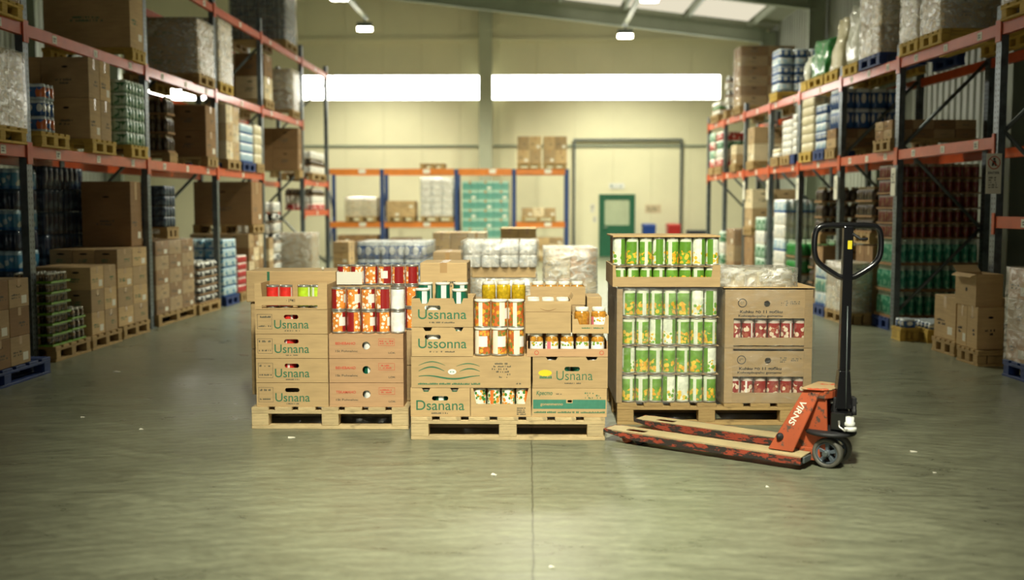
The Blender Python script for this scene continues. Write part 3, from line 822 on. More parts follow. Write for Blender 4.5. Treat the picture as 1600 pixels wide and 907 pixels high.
for y in (30.0, 25.0, 20.0, 14.5, 9.0, 3.5):
    n_ += 1
    ibeam_rafter(y, -11.6, 6.6, .38, 'trim_%d' % n_)
    icol(6.65, y, 6.3, 'trim_%d' % (n_ + 10)); icol(-11.7, y, 8.2, 'trim_%d' % (n_ + 20))
M['paleframe'] = plain('column_pale_grey', (176, 180, 156), .55, var=.06, sc=2)
struct('trim_30', MB().box(-1.42, 30.5, 0, -1.05, 30.52, 7.2).box(-1.243, 30.52, 0, -1.227, 30.9, 7.2).box(-1.42, 30.9, 0, -1.05, 30.92, 7.2).mesh(M['paleframe']))
for k, x in enumerate((-9.5, -7.7, -5.9, -4.1, -2.3, -.5, .86, 2.65, 4.4, 6.2)):
    z = roof_z(x)
    struct('trim_%d' % (40 + k), MB().prism([(x - .035, z - .165), (x + .035, z - .165), (x + .035, z - .145), (x - .017, z - .145), (x - .017, z - .02), (x + .035, z - .02), (x + .035, z - .002), (x - .035, z - .002)], Y0, YB - .1, 'y').mesh(M['framesteel']))
# window strip
def window(name, x0, x1, px):
    b = MB(); e = .03
    for a in ((x0, WZ0, x1, WZ0 + e), (x0, WZ1 - e, x1, WZ1), (x0, WZ0 + e, x0 + e, WZ1 - e), (x1 - e, WZ0 + e, x1, WZ1 - e)): b.box(a[0], YB - .02, a[1], a[2], YB + .08, a[3])
    fr = struct(name, b.mesh(M['white']))
    st = (x1 - x0 - 2 * e) / px
    for i in range(px):
        ob('pane', MB().box(x0 + e + i * st + .018, YB + .03, WZ0 + e, x0 + e + (i + 1) * st - .018, YB + .05, WZ1 - e).mesh(M['pane']), fr)
        if i: ob('mullion', MB().box(x0 + e + i * st - .017, YB - .01, WZ0 + e, x0 + e + i * st + .017, YB + .07, WZ1 - e).mesh(M['white']), fr)
window('window_1', -11.5, -1.335, 7); window('window_2', -1.135, 5.55, 5)
# ledges and rails along the back wall
struct('trim_60', MB().box(-6.7, YB - .09, 6.2, 6.6, YB - .001, 6.3).mesh(M['wallcream']))
struct('trim_61', MB().box(XL_ + .1, YB - .05, 3.19, -1.45, YB - .001, 3.25).mesh(M['framesteel']))
struct('trim_62', MB().box(-1.02, YB - .05, 3.19, XR_ - .2, YB - .001, 3.25).mesh(M['framesteel']))
b = MB(); b.box(1.29, YB - .12, 0, 1.35, YB - .06, 3.42).box(4.38, YB - .12, 0, 4.44, YB - .06, 3.42).box(1.35, YB - .12, 3.36, 4.38, YB - .06, 3.42)
prop(ob('door_track', b.mesh(M['steel'])), 'galvanised door track framing a wide bay on the cream back wall', 'door track')
struct('trim_63', MB().box(-1.43, YB - .05, 2.6, XR_ - .2, YB - .03, 2.6001).mesh(M['framesteel'])) if False else None

# green door with a glazed upper half
M['doorgreen'] = plain('door_green', (36, 98, 70), .45, var=.06)
M['doorglass'] = plain('door_glass_frosted', (186, 196, 164), .2, var=.06, sc=3, coat=.5)
dx0, dx1 = 2.12, 3.02
d_ = MB()
for a in ((dx0 - .07, 0, dx0, 1.82), (dx1, 0, dx1 + .07, 1.82), (dx0, 1.75, dx1, 1.82)): d_.box(a[0], YB - .06, a[1], a[2], YB - .001, a[3])
dr = struct('door_1', d_.mesh(M['doorgreen']))
ob('door_leaf', panel(rect(dx0 + .005, .01, dx1 - .005, 1.745), [rrect(dx0 + .09, .92, dx1 - .09, 1.66, .03)], .04, M['doorgreen']), dr, (0, YB - .05, 0))
ob('door_glass', MB().box(dx0 + .09, YB - .035, .92, dx1 - .09, YB - .025, 1.66).mesh(M['doorglass']), dr)
ob('door_handle', MB().tube([(dx0 + .06, YB - .05, .86), (dx0 + .06, YB - .1, .86), (dx0 + .17, YB - .1, .86)], .011, 8).mesh(M['tin']), dr)
s_ = thing('exit_sign', 'small white exit sign with green marks above the green door', 'sign', (2.56, YB - .011, 1.98), data=boxmesh(.44, .02, .16, M['white']))
ob('lettering', scribble(.36, .09, M['doorgreen'], 1, 4), s_, (-.18, -.011, .035))
for k, (x, z, w_, h_, lb) in enumerate(((1.86, 1.28, .14, .26, 'small white notice on the wall at the latch side of the green door'), (1.93, 1.0, .13, .18, 'lower pale notice beside the green door on the cream wall'), (3.62, 1.28, .46, .24, 'pinkish poster on the cream wall beyond the green door'))):
    s_ = thing('wall_notice', lb, 'notice', (x, YB - .006, z), data=boxmesh(w_, .008, h_, M['tag'] if k < 2 else M['cardlight']))
    ob('lettering', scribble(w_ * .75, h_ * .6, M['greyink'], 4, k), s_, (-w_ * .37, -.0045, h_ * .2))
# bins along the back wall
M['binblue'] = plain('bin_blue', (26, 64, 140), .4); M['binred'] = plain('bin_red', (178, 40, 36), .4); M['bindark'] = plain('bin_dark', (30, 38, 48), .4)
for m, x, wz, h, lb in (('binblue', 3.42, .36, .98, 'blue wheeled bin standing against the back wall beside the green door'), ('binred', 4.12, .36, .98, 'red wheeled bin standing against the back wall'), ('bindark', 4.8, .55, .8, 'dark low bin on the floor past the red bin')):
    t = thing('waste_bin', lb, 'bin', (x, 30.3, 0), group='bins by the back wall'); a = wz / 2
    ob('bin_body', MB().hexa([(-a * .8, -.2, .06), (a * .8, -.2, .06), (a * .8, .2, .06), (-a * .8, .2, .06), (-a, -.26, h - .08), (a, -.26, h - .08), (a, .26, h - .08), (-a, .26, h - .08)]).mesh(M[m], .01), t)
    ob('lid', MB().hexa([(-a * 1.04, -.28, h - .079), (a * 1.04, -.28, h - .079), (a * 1.04, .28, h - .079), (-a * 1.04, .28, h - .079), (-a, -.25, h - .02), (a, -.25, h - .02), (a, .25, h), (-a, .25, h)]).mesh(M[m], .01), t)
    for s in (-1, 1): ob('wheel', MB().lathe([(.08, -.02), (.08, .02)], 14, axis='x').mesh(M['blackmat']), t, (s * a * .9, .26, .08))

# hanging lamps
def lamp(x, y, z, lb, on=True):
    t = thing('ceiling_lamp', lb, 'lamp', (x, y, z), group='hanging warehouse lamps')
    ob('housing', MB().prism(rrect(-.2, -.12, .2, .12, .06), .05, .17, 'z').mesh(M['steel'], .01), t)
    ob('lens', MB().prism(rrect(-.19, -.11, .19, .11, .06), -.03, .049, 'z').mesh(M['lamp']), t)
    ob('suspension_rod', MB().tube([(0, 0, .168), (0, 0, .3)], .02, 8).mesh(M['steel']), t)
    return t
def P3(px, py, Y): p = at(px, py, Y); return p.x, p.y, p.z
lamp(*P3(570, 46, 28.0), 'glowing lamp nearest the back wall over the left aisle')
lamp(*P3(530, -2, 24.4), 'glowing lamp cut by the top of the picture, left row')
lamp(*P3(977, 57, 28.0), 'glowing lamp nearest the back wall over the right half')
lamp(*P3(1015, 0, 23.6), 'glowing lamp cut by the top of the picture, right row')

for k, (x, z) in enumerate(((P3(570, 46, 28.0)[0], P3(570, 46, 28.0)[2]), (P3(977, 57, 28.0)[0], P3(977, 57, 28.0)[2]))):
    struct('trim_%d' % (70 + k), MB().box(x - .06, 1.0, z + .3, x + .06, 28.3, z + .36).mesh(M['framesteel']))
# ================================================================== front pallets
# ---- pallet with the green-lettered trays and the red cans
pallet(1.027, .95, 'wood', 'pale wooden pallet under the trays of red-labelled cans, nearest the left rack', (-1.2935, 6.80, 0), 0, 'front pallets')
gA = 'stacked trays with a green name'
zt = PH
for k in range(4):
    t = tray(.47, .38, .158, 'card', ['lowest tray lettered Usnana, with an empty dark hand slot', 'second tray from the pallet lettered Usnana in the stack of four', 'third tray from the pallet lettered Usnana in the stack of four', 'uppermost of the four trays lettered Usnana, just under the windowed tray'][k],
             (-1.54, 6.815, zt), gA, rect(-.235, 0, .235, .157), [rrect(-.048, .096, .046, .124, .0135)], key='usn', closed=True)
    letter(t, 'Usnana', -.112, .034, .226, .056, 'greenink', .004)
    scr(t, -.045, .014, .1, .012, 'greyink', 1, k)
    frame_print(t, -.222, .03, -.125, .128, 'greyink')
    scr(t, -.213, .1, .08, .02, 'greyink', 1, k + 3); scr(t, -.213, .042, .08, .016, 'greyink', 1, k + 9)
    if k < 3 or True:
        for j, x in enumerate((-.022, .066)):
            if k == 0: break
            can(.041, .13, 'L_redplain' if (j + k) % 2 or k > 1 else 'L_dkgreen', f"can seen through the hand slot of the {LAY[k]} Usnana tray, {'second' if j else 'first'} of two", (-1.54 + x, 6.868, zt + .0065), 'cans inside the Usnana trays', 1.2)
    zt += .16
# windowed tray on top
def win_front():
    x0, x1, h = -.235, .235, .172
    return [(x0, 0), (x1, 0), (x1, h), (.178, h), (.172, .083), (-.19, .083), (-.196, h), (x0, h)]
t = tray(.47, .38, .172, 'card', 'windowed cardboard tray of red and lime cans on top of the Usnana stack', (-1.54, 6.815, zt), gA, win_front(), [rect(-.19, .003, .172, .026)], key='win', side_h=.16)
letter(t, '· 1941', -.03, .046, .055, .022, 'ink', .01)
for j, (px, lab, nm) in enumerate(((424, 'L_redplain', 'first red can'), (445, 'L_redplain', 'second red can'), (473, 'L_lime', 'first lime green can'), (491, 'L_lime', 'second lime green can'))):
    can(.0418, .147, lab, f'{nm} from the left in the windowed tray', ((px + (j > 2) * 2.2 - 826) / 1655 * 6.87, 6.868, zt + .0065), 'cans in the windowed tray', 4.6)
# larger cartons behind
for k, (h, lb) in enumerate(((.32, 'lower plain carton jutting out behind the Usnana trays'), (.325, 'middle plain carton jutting out behind the Usnana trays'))):
    carton(.59, .4, h, M and 'card', lb, (-1.625, 7.45, PH + .001 + k * .321), 0, 'cartons behind the Usnana trays', k)
t = carton(.62, .42, .215, 'card', 'long taped carton topping the pile behind the windowed tray', (-1.632, 7.44, PH + .649), 0, 'cartons behind the Usnana trays', 2, marks=False)
ob('green_tape', boxmesh(.018, .001, .13, M['greenink']), t, (-.155, -.209, .08))
scr(t, -.09, .07, .17, .07, 'greenink', 3, 3, .25)
ob('paper_scrap', MB().lathe([(0, 0), (.012, .006), (.009, .018), (0, .024)], 7).mesh(M['tag']), t, (.2, -.1, .215))
# ---- red lettered trays
zt = PH + .0005
for k in range(3):
    t = tray(.483, .2, .158, 'cardred', ['lowest tray with red print below the red cans', 'middle tray with red print below the red cans', 'uppermost tray with red print, carrying the red cans'][k], (-1.055, 6.815, zt), 'trays with red print', rect(-.2415, 0, .2415, .157),
             [[(.0 + .026 * math.cos(a * PI / 10), .083 + .026 * math.sin(a * PI / 10)) for a in range(20)]], key='red', closed=True)
    letter(t, ['TEKAMAHO', 'BEHEBAHO', 'BEHEBAHO'][k], -.2, .088, .13, .018, 'redink', .02)
    letter(t, '1St Pohnahnc', -.2, .04, .145, .014, 'greyink', .01)
    frame_print(t, .08, .082, .185, .128, 'redink'); scr(t, .088, .09, .09, .03, 'redink', 2, k)
    letter(t, 'LOK', .145, .03, .045, .012, 'greyink', .01)
    can(.041, .13, ['L_white', 'L_dkgreen', 'L_white'][k], f'pale can glimpsed through the round hole of the {["lowest", "middle", "uppermost"][k]} red printed tray', (-1.04, 6.868, zt + .0065), 'cans in the red printed trays', 0.3)
    zt += .16
zc = zt
col5 = ['leftmost', 'second', 'third', 'fourth', 'fifth', 'rightmost']
for r_ in range(2):
    for i in range(5):
        wlab = i == 4
        can(.0462, .149, 'L_white' if wlab else 'L_red', f"{'white-labelled can at the right end' if wlab else col5[i] + ' red and orange can'} of the {['lower', 'upper'][r_]} front row on the red printed trays", (-1.24 + .0965 * i, 6.872, zc + .0005 + r_ * .15), 'red cans on the red printed trays', 2.2 + i * 1.1 + r_ * 2.0)
for k in range(2):
    carton(.52, .36, .239, 'card2', ['lower', 'upper'][k] + ' plain carton hidden behind the red printed trays', (-1.03, 7.215, PH + .001 + .24 * k), 0, 'cartons behind the red printed trays', k)
for r_ in range(3):
    for i in range(6):
        if r_ < 2 and i < 4: continue
        can(.0445, .149 if r_ < 2 else .135, 'L_red', f"{col5[i]} red can of the {['lower', 'middle', 'raised'][r_]} back row behind the red cans", (-1.24 + .0915 * i, 7.083, zc + .0005 + r_ * .15), 'red cans of the back rows', 1.0 + i * 1.7 + r_)
for i in range(4):      # row that carries the raised cans, hidden by the front row
    pass
carton(.36, .09, .299, 'card2', 'narrow carton carrying the raised back row of red cans', (-1.1, 7.083, zc + .0005), 0, 'cartons behind the red printed trays', 1, marks=False)
t = thing('price_paper', 'white paper wrapped round two raised red cans', 'paper', (-1.24 + .045, 7.034, zc + .305), 0)
ob('paper_sheet', MB().box(-.085, -.0015, 0, .085, 0, .085).mesh(M['tag']), t)
# ---- middle pallet
pallet(1.206, .84, 'wood', 'pale wooden pallet in the middle of the front row, under the mixed trays', (-.128, 6.49, 0), 0, 'front pallets')
YF = 6.505
z1, z2, z3, z4 = PH + .0005, PH + .1815, PH + .3785, PH + .5595
t = tray(.37, .36, .18, 'card', 'bottom tray lettered Dsanana with a dark hand slot', (-.548, YF, z1), 'lettered trays on the middle pallet', notch_front(.37, .179, -.115, .115, .024, .024), [rrect(-.052, .1, .05, .128, .0135)], key='dsan')
letter(t, 'Dsanana', -.15, .04, .3, .062, 'greenink', .004); scr(t, -.06, .014, .11, .014, 'greyink', 1, 1)
for j, x in enumerate((-.09, .0, .09)):
    can(.044, .165, 'L_dkgreen', f"{['first', 'second', 'third'][j]} dark green can inside the Dsanana tray", (-.548 + x, YF + .056, z1 + .007), 'dark green cans inside trays', 2 + j)
t = tray(.374, .36, .18, 'card', 'open fronted tray of vegetable cans at the foot of the middle pallet', (-.172, YF, z1), 'display trays on the middle pallet', notch_front(.374, .179, -.172, .172, .1, 0, .02), key='veg')
scr(t, .1, .01, .07, .05, 'greyink', 4, 7)
for j in range(4):
    can(.0425, .168, 'L_veg', f"{col5[j]} vegetable can in the open tray at the foot of the middle pallet", (-.172 - .134 + j * .0895, YF + .056, z1 + .007), 'vegetable cans in the open tray', .8 + j * 1.9)
t = tray(.463, .36, .18, 'card', 'closed carton with a green band across its front, lower right of the middle pallet', (.254, YF, z1), 'printed boxes on the middle pallet', rect(-.2315, 0, .2315, .179), [rrect(-.012, .09, .016, .106, .007)], key='band', closed=True, name='printed_box', cat='box')
ob('green_band', MB().box(-.225, -.0004, .05, .225, .0002, .086).box(-.225, -.0004, .086, -.02, .0002, .108).box(.02, -.0004, .086, .225, .0002, .108).mesh(M['tealink'], recalc=False), t)
letter(t, 'Kpecmo', -.205, .128, .1, .036, 'greenink', .012, .2); scr(t, -.09, .138, .05, .012, 'greyink', 1, 2); scr(t, .09, .112, .12, .045, 'greenink', 3, 4, .35)
letter(t, 'gonenmenno', -.18, .066, .14, .018, 'card', .012); scr(t, -.22, .02, .44, .018, 'greenink', 1, 12, .9)
# waves box
t = tray(.742, .36, .195, 'card', 'wide box printed with green waves on the middle pallet', (-.357, YF, z2), 'printed boxes on the middle pallet', rect(-.371, 0, .371, .194), [], key='wave', closed=True, name='printed_box', cat='box')
def ribbon(pts, th, m):
    b = MB(); n = len(pts)
    for i, (x, z) in enumerate(pts):
        e = th * (.35 + .65 * math.sin(PI * i / (n - 1))); b.v += [(x, -.0006, z - e), (x, -.0006, z + e)]
    for i in range(n - 1):
        b.f.append([2 * i, 2 * i + 2, 2 * i + 3, 2 * i + 1]); b.m.append(0); b.sm.append(False)
    return b.mesh(M[m], recalc=False)
for k, (xa, xb, zc_, amp, th) in enumerate(((-.325, -.16, .135, .028, .002), (-.09, .055, .132, .02, .002), (-.325, -.165, .1, .03, .003), (-.07, .055, .1, .02, .0025), (-.325, .055, .066, .02, .0035))):
    pts = []
    for i in range(25):
        u = i / 24
        pts.append((xa + (xb - xa) * u, zc_ + amp * (math.sin(PI * u * .9 + .15) if k < 4 else .5 * math.sin(2 * PI * u * 1.15 + .6))))
    ob('printed_wave', ribbon(pts, th * 1.5, 'greenink'), t)
disc_print(t, -.117, .1, .026, .017, 'white'); scr(t, -.131, .094, .028, .012, 'tealink', 1, 3)
scr(t, -.33, .016, .39, .018, 'greenink', 1, 21, .95); scr(t, .13, .06, .13, .1, 'greyink', 6, 5, .45); scr(t, .28, .02, .03, .014, 'greyink', 1, 3)
t = tray(.464, .36, .195, 'card', 'tray lettered Usnana with a yellow oval mark, on the green-banded carton', (.258, YF, z2), 'lettered trays on the middle pallet', notch_front(.464, .194, -.15, .17, .02, .02), [rrect(-.035, .105, .06, .133, .0135)], key='usnr')
letter(t, 'Usnana', -.085, .05, .225, .058, 'greenink', -.006); scr(t, -.04, .024, .11, .012, 'greyink', 1, 6)
disc_print(t, -.155, .094, .042, .02, 'yellow'); scr(t, -.197, .055, .084, .024, 'greenink', 1, 8, .95)
for j, x in enumerate((-.125, -.035, .055, .145)):
    can(.042, .17, 'L_dkgreen' if j % 3 else 'L_white', f"{col5[j]} can inside the tray with the yellow oval mark", (.258 + x, YF + .056, z2 + .007), 'cans inside the tray with the yellow oval', 1 + j)
for k, (nm, z, lb, nt) in enumerate((('Ussonna', z3, 'tray lettered Ussonna standing on the waves box', .022), ('Ussnana', z4 + .001, 'topmost tray lettered Ussnana, full of dark green cans', .034))):
    t = tray(.38, .36, .18, 'card', lb, (-.533, YF, z), 'lettered trays on the middle pallet', notch_front(.38, .179, -.14 if k else -.12, .13, nt, nt), [rrect(-.11 + .0, .106, -.01, .134, .0135)], key='uss%d' % k)
    letter(t, nm, -.15, .05, .3, .06, 'greenink', .004); scr(t, -.08, .022, .16, .014, 'greyink', 1, 4 + k)
    can(.044, .14, 'L_white', f'white can behind the hand slot of the {nm} tray', (-.593, YF + .056, z + .007), 'dark green cans inside trays', 3.4)
    if k == 0:
        for j, x in enumerate((-.1 - .0, .085)):
            if j: can(.04, .168, 'L_dkgreen', 'dark green can inside the Ussonna tray', (-.533 + x, YF + .056, z + .007), 'dark green cans inside trays', 1)
for j, (x, y, h, nm) in enumerate(((-.666, YF + .13, .222, 'front left'), (-.43, YF + .07, .222, 'front right'), (-.66, YF + .25, .25, 'rear left'), (-.55, YF + .25, .25, 'rear middle'), (-.435, YF + .25, .25, 'rear right'))):
    can(.047, h, 'L_dkgreen', f'{nm} dark green can poking out of the Ussnana tray', (x, y, z4 + .008), 'dark green cans in the topmost tray', 2.5 + j * .4, 'whitelid')
# orange cans between the trays
for r_ in range(2):
    for i in range(3):
        can(.0505, .172, 'L_orange', f"{['left', 'middle', 'right'][i]} orange-labelled can of the {['lower', 'upper'][r_]} row between the lettered trays and the jars", (-.287 + i * .1045, YF + .06, z3 + .001 + r_ * .174), 'orange labelled cans on the waves box', 1.3 + i * 2.1 + r_ * 1.4, 'whitelid')
# tray of five jars
ZJ = z2 + .1965
t = tray(.5, .34, .05, 'cardred', 'shallow tray of five lidded jars on the tray with the yellow oval', (.24, YF, ZJ), 'jar trays on the middle pallet', rect(-.25, 0, .25, .048), [], key='jar5', side_h=.09)
disc_print(t, -.19, .024, .014, .014, 'redink', ring=.004); disc_print(t, .212, .024, .014, .014, 'redink', ring=.004)
for j in range(5):
    jar(.0415, .137, 'jarfood', f"{col5[j] if j < 4 else 'rightmost'} white-lidded jar in the shallow tray of five", (.24 - .19 + j * .095, YF + .052, ZJ + .0065), 'jars in the shallow tray')
for j in range(5):
    jar(.0415, .137, 'jarfood', f"{col5[j] if j < 4 else 'rightmost'} jar of the rear row in the shallow tray", (.24 - .19 + j * .095, YF + .27, ZJ + .0065), 'jars in the shallow tray')
ZK = ZJ + .1445
t = tray(.282, .29, .215, 'card', 'open plain carton with a cut handle, standing over the tray of five jars', (.121, YF + .002, ZK), 'cartons over the jar tray', rect(-.141, 0, .141, .2), [], key='open1', side_h=.21, name='cardboard_carton', cat='carton')
ob('handle_cut', ribbon([(-.05 + .1 * i / 12, .155 - .014 * math.sin(PI * i / 12)) for i in range(13)], .0025, 'card3'), t)
ob('crease', boxmesh(.276, .0008, .0025, M['card3']), t, (0, -.0002, .132))
ob('raised_flap', MB().hexa([(.138, .01, .195), (.143, .01, .195), (.143, .28, .21), (.138, .28, .21), (.155, .01, .235), (.158, .01, .235), (.158, .28, .235), (.155, .28, .235)]).mesh(M['card']), t)
for j in range(6):
    jar(.042, .205, 'jarfood', f"{['left', 'middle', 'right'][j % 3]} jar of the {['front', 'rear'][j // 3]} row inside the open plain carton", (.121 - .091 + .091 * (j % 3), YF + .06 + .1 * (j // 3), ZK + .0065), 'jars inside the open plain carton')
t = tray(.224, .27, .2, 'card', 'tray of two lidded jars beside the open plain carton', (.382, YF + .002, ZK), 'jar trays on the middle pallet', [(-.112, 0), (.112, 0), (.112, .11), (.095, .11), (.085, .055), (-.068, .055), (-.08, .09), (-.112, .09)], [], key='jar2', side_h=.11)
scr(t, -.06, .028, .14, .012, 'greenink', 1, 6)
for j in range(2):
    jar(.0475, .152, 'jarfood', f"{['left', 'right'][j]} jar of the pair in the small tray beside the open carton", (.382 - .05 + .104 * j, YF + .06, ZK + .0065), 'jars in the small tray', lab='L_jar' if j else None)
# stacks on the back half of the middle pallet
for k in range(4):
    carton(.31, .4, .234, 'card', f"{LAY[k] if k < 3 else 'topmost'} plain carton of the pile behind the dark green cans", (-.555, 7.09, PH + .001 + .235 * k), 0, 'cartons behind the dark green cans', k, marks=k > 2)
for k in range(2):
    carton(.37, .4, .342, 'card2', f"{['lower', 'upper'][k]} carton under the yellow jars", (-.19, 7.09, PH + .001 + .343 * k), 0, 'cartons under the yellow jars', k, marks=False)
for j in range(3):
    jar(.046, .125, 'jaryellow', f"{['left', 'middle', 'right'][j]} yellow jar in the row behind the orange cans", (-.262 + .098 * j, 6.95, PH + .688), 'yellow jars in a row', lab=None)
for k in range(2):
    carton(.36, .4, .33, 'card2', f"{['lower', 'upper'][k]} carton under the tray of far jars", (.19, 7.09, PH + .001 + .331 * k), 0, 'cartons under the far jar tray', k, marks=False)
ZT = PH + .664
t = tray(.36, .36, .12, 'card', 'jar tray behind the open plain carton with white lids showing', (.19, 6.9, ZT), 'jar trays on the middle pallet', rect(-.18, 0, .18, .12), [], key='farjar')
for j in range(4):
    jar(.042, .143, 'jarfood', f"{col5[j]} white-lidded jar in the tray behind the open plain carton", (.19 - .13 + .0866 * j, 6.96, ZT + .0065), 'jars behind the open carton')
for k in range(3):
    carton(.1, .3, .238, 'card', f"{['lowest', 'middle', 'topmost'][k]} narrow carton behind the pair of jars", (.43, 7.05, PH + .001 + .239 * k), 0, 'narrow cartons behind the jar pair', k, marks=False)
# ---- right pallet: green cans and the windowed display cartons
pallet(1.19, .95, 'wood2', 'wooden pallet behind the forks of the orange pallet truck', (1.185, 6.97, 0), 0, 'front pallets')
rr = .0434; zb = PH + .001
rows_ = ['bottom', 'second', 'third', 'top']
for r_ in range(4):
    if r_: prop(ob('layer_sheet', boxmesh(.655, .78, .003, M['card2']), None, (.9365, 7.39, zb - .0025)), f"thin cardboard sheet under the {rows_[r_]} row of green cans", 'cardboard sheet', 'sheets between green cans')
    zb += .001
    for i in range(7):
        can(rr, .186, 'L_greenw' if (i * 3 + r_ * 5) % 7 in (2, 5) else 'L_green', f"{col5[i] if i < 5 else ['sixth', 'rightmost'][i - 5]} green fruit can in the {rows_[r_]} row of the shrink-wrapped stack", (.668 + i * .0902, 7.035, zb), 'green fruit cans on the right pallet', 1.2 + i * 1.3 + r_ * 2.2)
    zb += .19
for r_ in range(4):
    carton(.6, .66, .18, 'card2', f"plain carton filling behind the {rows_[r_]} row of green cans", (.95, 7.45, PH + .003 + r_ * .191), 0, 'filling cartons behind green cans', r_, marks=False)
prop(ob('side_sheet', MB().box(.585, 6.99, PH + .001, .592, 7.8, .905).box(.592, 6.985, PH + .001, .622, 6.989, .905).mesh(M['card2'])), 'tall cardboard side sheet wrapped along the left of the green cans', 'cardboard sheet')
wrapfilm(.696, .86, .77, 'clear stretch film around the stack of green fruit cans', (.928, 7.398, PH + .002), 0, m='film3', sag=.004)
ZG = .9215
t = tray(.706, .62, .075, 'card', 'long cardboard tray of green cans on top of the shrink-wrapped stack', (.907, 6.97, ZG), 'display trays on the green stack', [(-.353, 0), (.353, 0), (.353, .145), (.305, .145), (.295, .065), (-.33, .065), (-.335, .145), (-.353, .145)], [], key='gtop', side_h=.14)
for j in range(8):
    x = .907 - .3015 + j * .0862
    can(.0415, .125, 'L_green', f"{col5[j] if j < 5 else ['sixth', 'seventh', 'eighth'][j - 5]} short green can behind the lip of the long top tray", (x, 7.03, ZG + .0065), 'short green cans in the top tray', j * 1.1)
prop(ob('layer_sheet', boxmesh(.69, .55, .003, M['card']), None, (.907, 7.26, ZG + .1325)), 'cardboard sheet between the two rows of the long top tray', 'cardboard sheet', 'sheets between green cans')
for j in range(8):
    x = .907 - .308 + j * .088
    can(.0432, .188, 'L_greenw' if j in (0, 3, 6, 7) else 'L_green', f"{col5[j] if j < 5 else ['sixth', 'seventh', 'eighth'][j - 5]} tall green can standing in the long top tray", (x, 7.03, ZG + .1365), 'tall green cans in the top tray', 2 + j * 1.45)
carton(.66, .45, .185, 'card2', 'plain carton behind the tall green cans of the top tray', (.907, 7.31, ZG + .1365), 0, 'filling cartons behind green cans', 1, marks=False)
prop(ob('cover_sheet', boxmesh(.706, .56, .012, M['cut'], .002), None, (.907, 7.26, ZG + .326)), 'cardboard lid sheet capping the tall green cans', 'cardboard sheet')
# display cartons
XD = 1.586
for k, (z, h, win, hole, ink) in enumerate(((PH + .001, .369, (.07, .178), .285, 0), (PH + .3715, .388, (.068, .196), .293, 1))):
    lb = ['lower display carton with a window of red cans and dark print', 'upper display carton with a window of red cans under film'][k]
    hc = [(.0 - .012 * k + .021 * math.cos(a * PI / 10), hole + .021 * math.sin(a * PI / 10)) for a in range(20)]
    t = tray(.576, .6, h, 'card2', lb, (XD, 6.985, z), 'display cartons of red cans', rect(-.288, 0, .288, h - .001), [rect(-.23, win[0], .235, win[1]), hc, rect(-.23, .004 if k else h - .02, .235, .016 if k else h - .006)], key='disp%d' % k, closed=True, name='display_carton', cat='display carton')
    for s in (-1, 1): ob('corner_post', boxmesh(.052, .003, h - .002, M['card2']), t, (s * .262, -.0015, .001))
    letter(t, 'Kuhku зо 11 goбku', -.19, hole - .068, .28, .026, 'ink', .03); letter(t, 'Kohcepbupahu gomamu', -.2, hole - .092, .29, .02, 'ink', .02)
    disc_print(t, -.175, hole + .005, .03, .03, 'ink', ring=.006); scr(t, -.192, hole - .004, .034, .02, 'greyink', 2, k)
    scr(t, .08, hole - .015, .05, .04, 'greyink', 3, 9 + k, .5); scr(t, .14, hole - .005, .08, .025, 'greyink', 2, 15 + k, .6)
    for j in range(6):
        can(.041, .165 if not k else .183, 'L_tomato', f"{col5[j]} red can in the window of the {['lower', 'upper'][k]} display carton", (XD - .213 + j * .0865, 7.04, z + .0065), 'red cans in the display cartons', j * 1.3 + k)
ZX = PH + .7675
prop(ob('cover_sheet', boxmesh(.6, .63, .006, M['cut'], .001), None, (XD, 7.29, ZX + .001)), 'pale cardboard sheet lying over the display cartons', 'cardboard sheet')
for j in range(3):
    pack(.155, .36, .11, 'P_cream', f"{['left', 'middle', 'right'][j]} pale pack lying under film on the display cartons", (1.365 + .158 * j, 7.2, ZX + .008), 0, 'pale packs on the display cartons', (2, 4))
wrapfilm(.5, .39, .125, 'shiny crumpled film over the pale packs on the display cartons', (1.524, 7.2, ZX + .0078), 0, m='film2', sag=.011)
wrapfilm(.594, .626, .7585, 'clear stretch film around the two display cartons', (XD, 7.286, PH + .003), 0, m='film3', sag=.003)

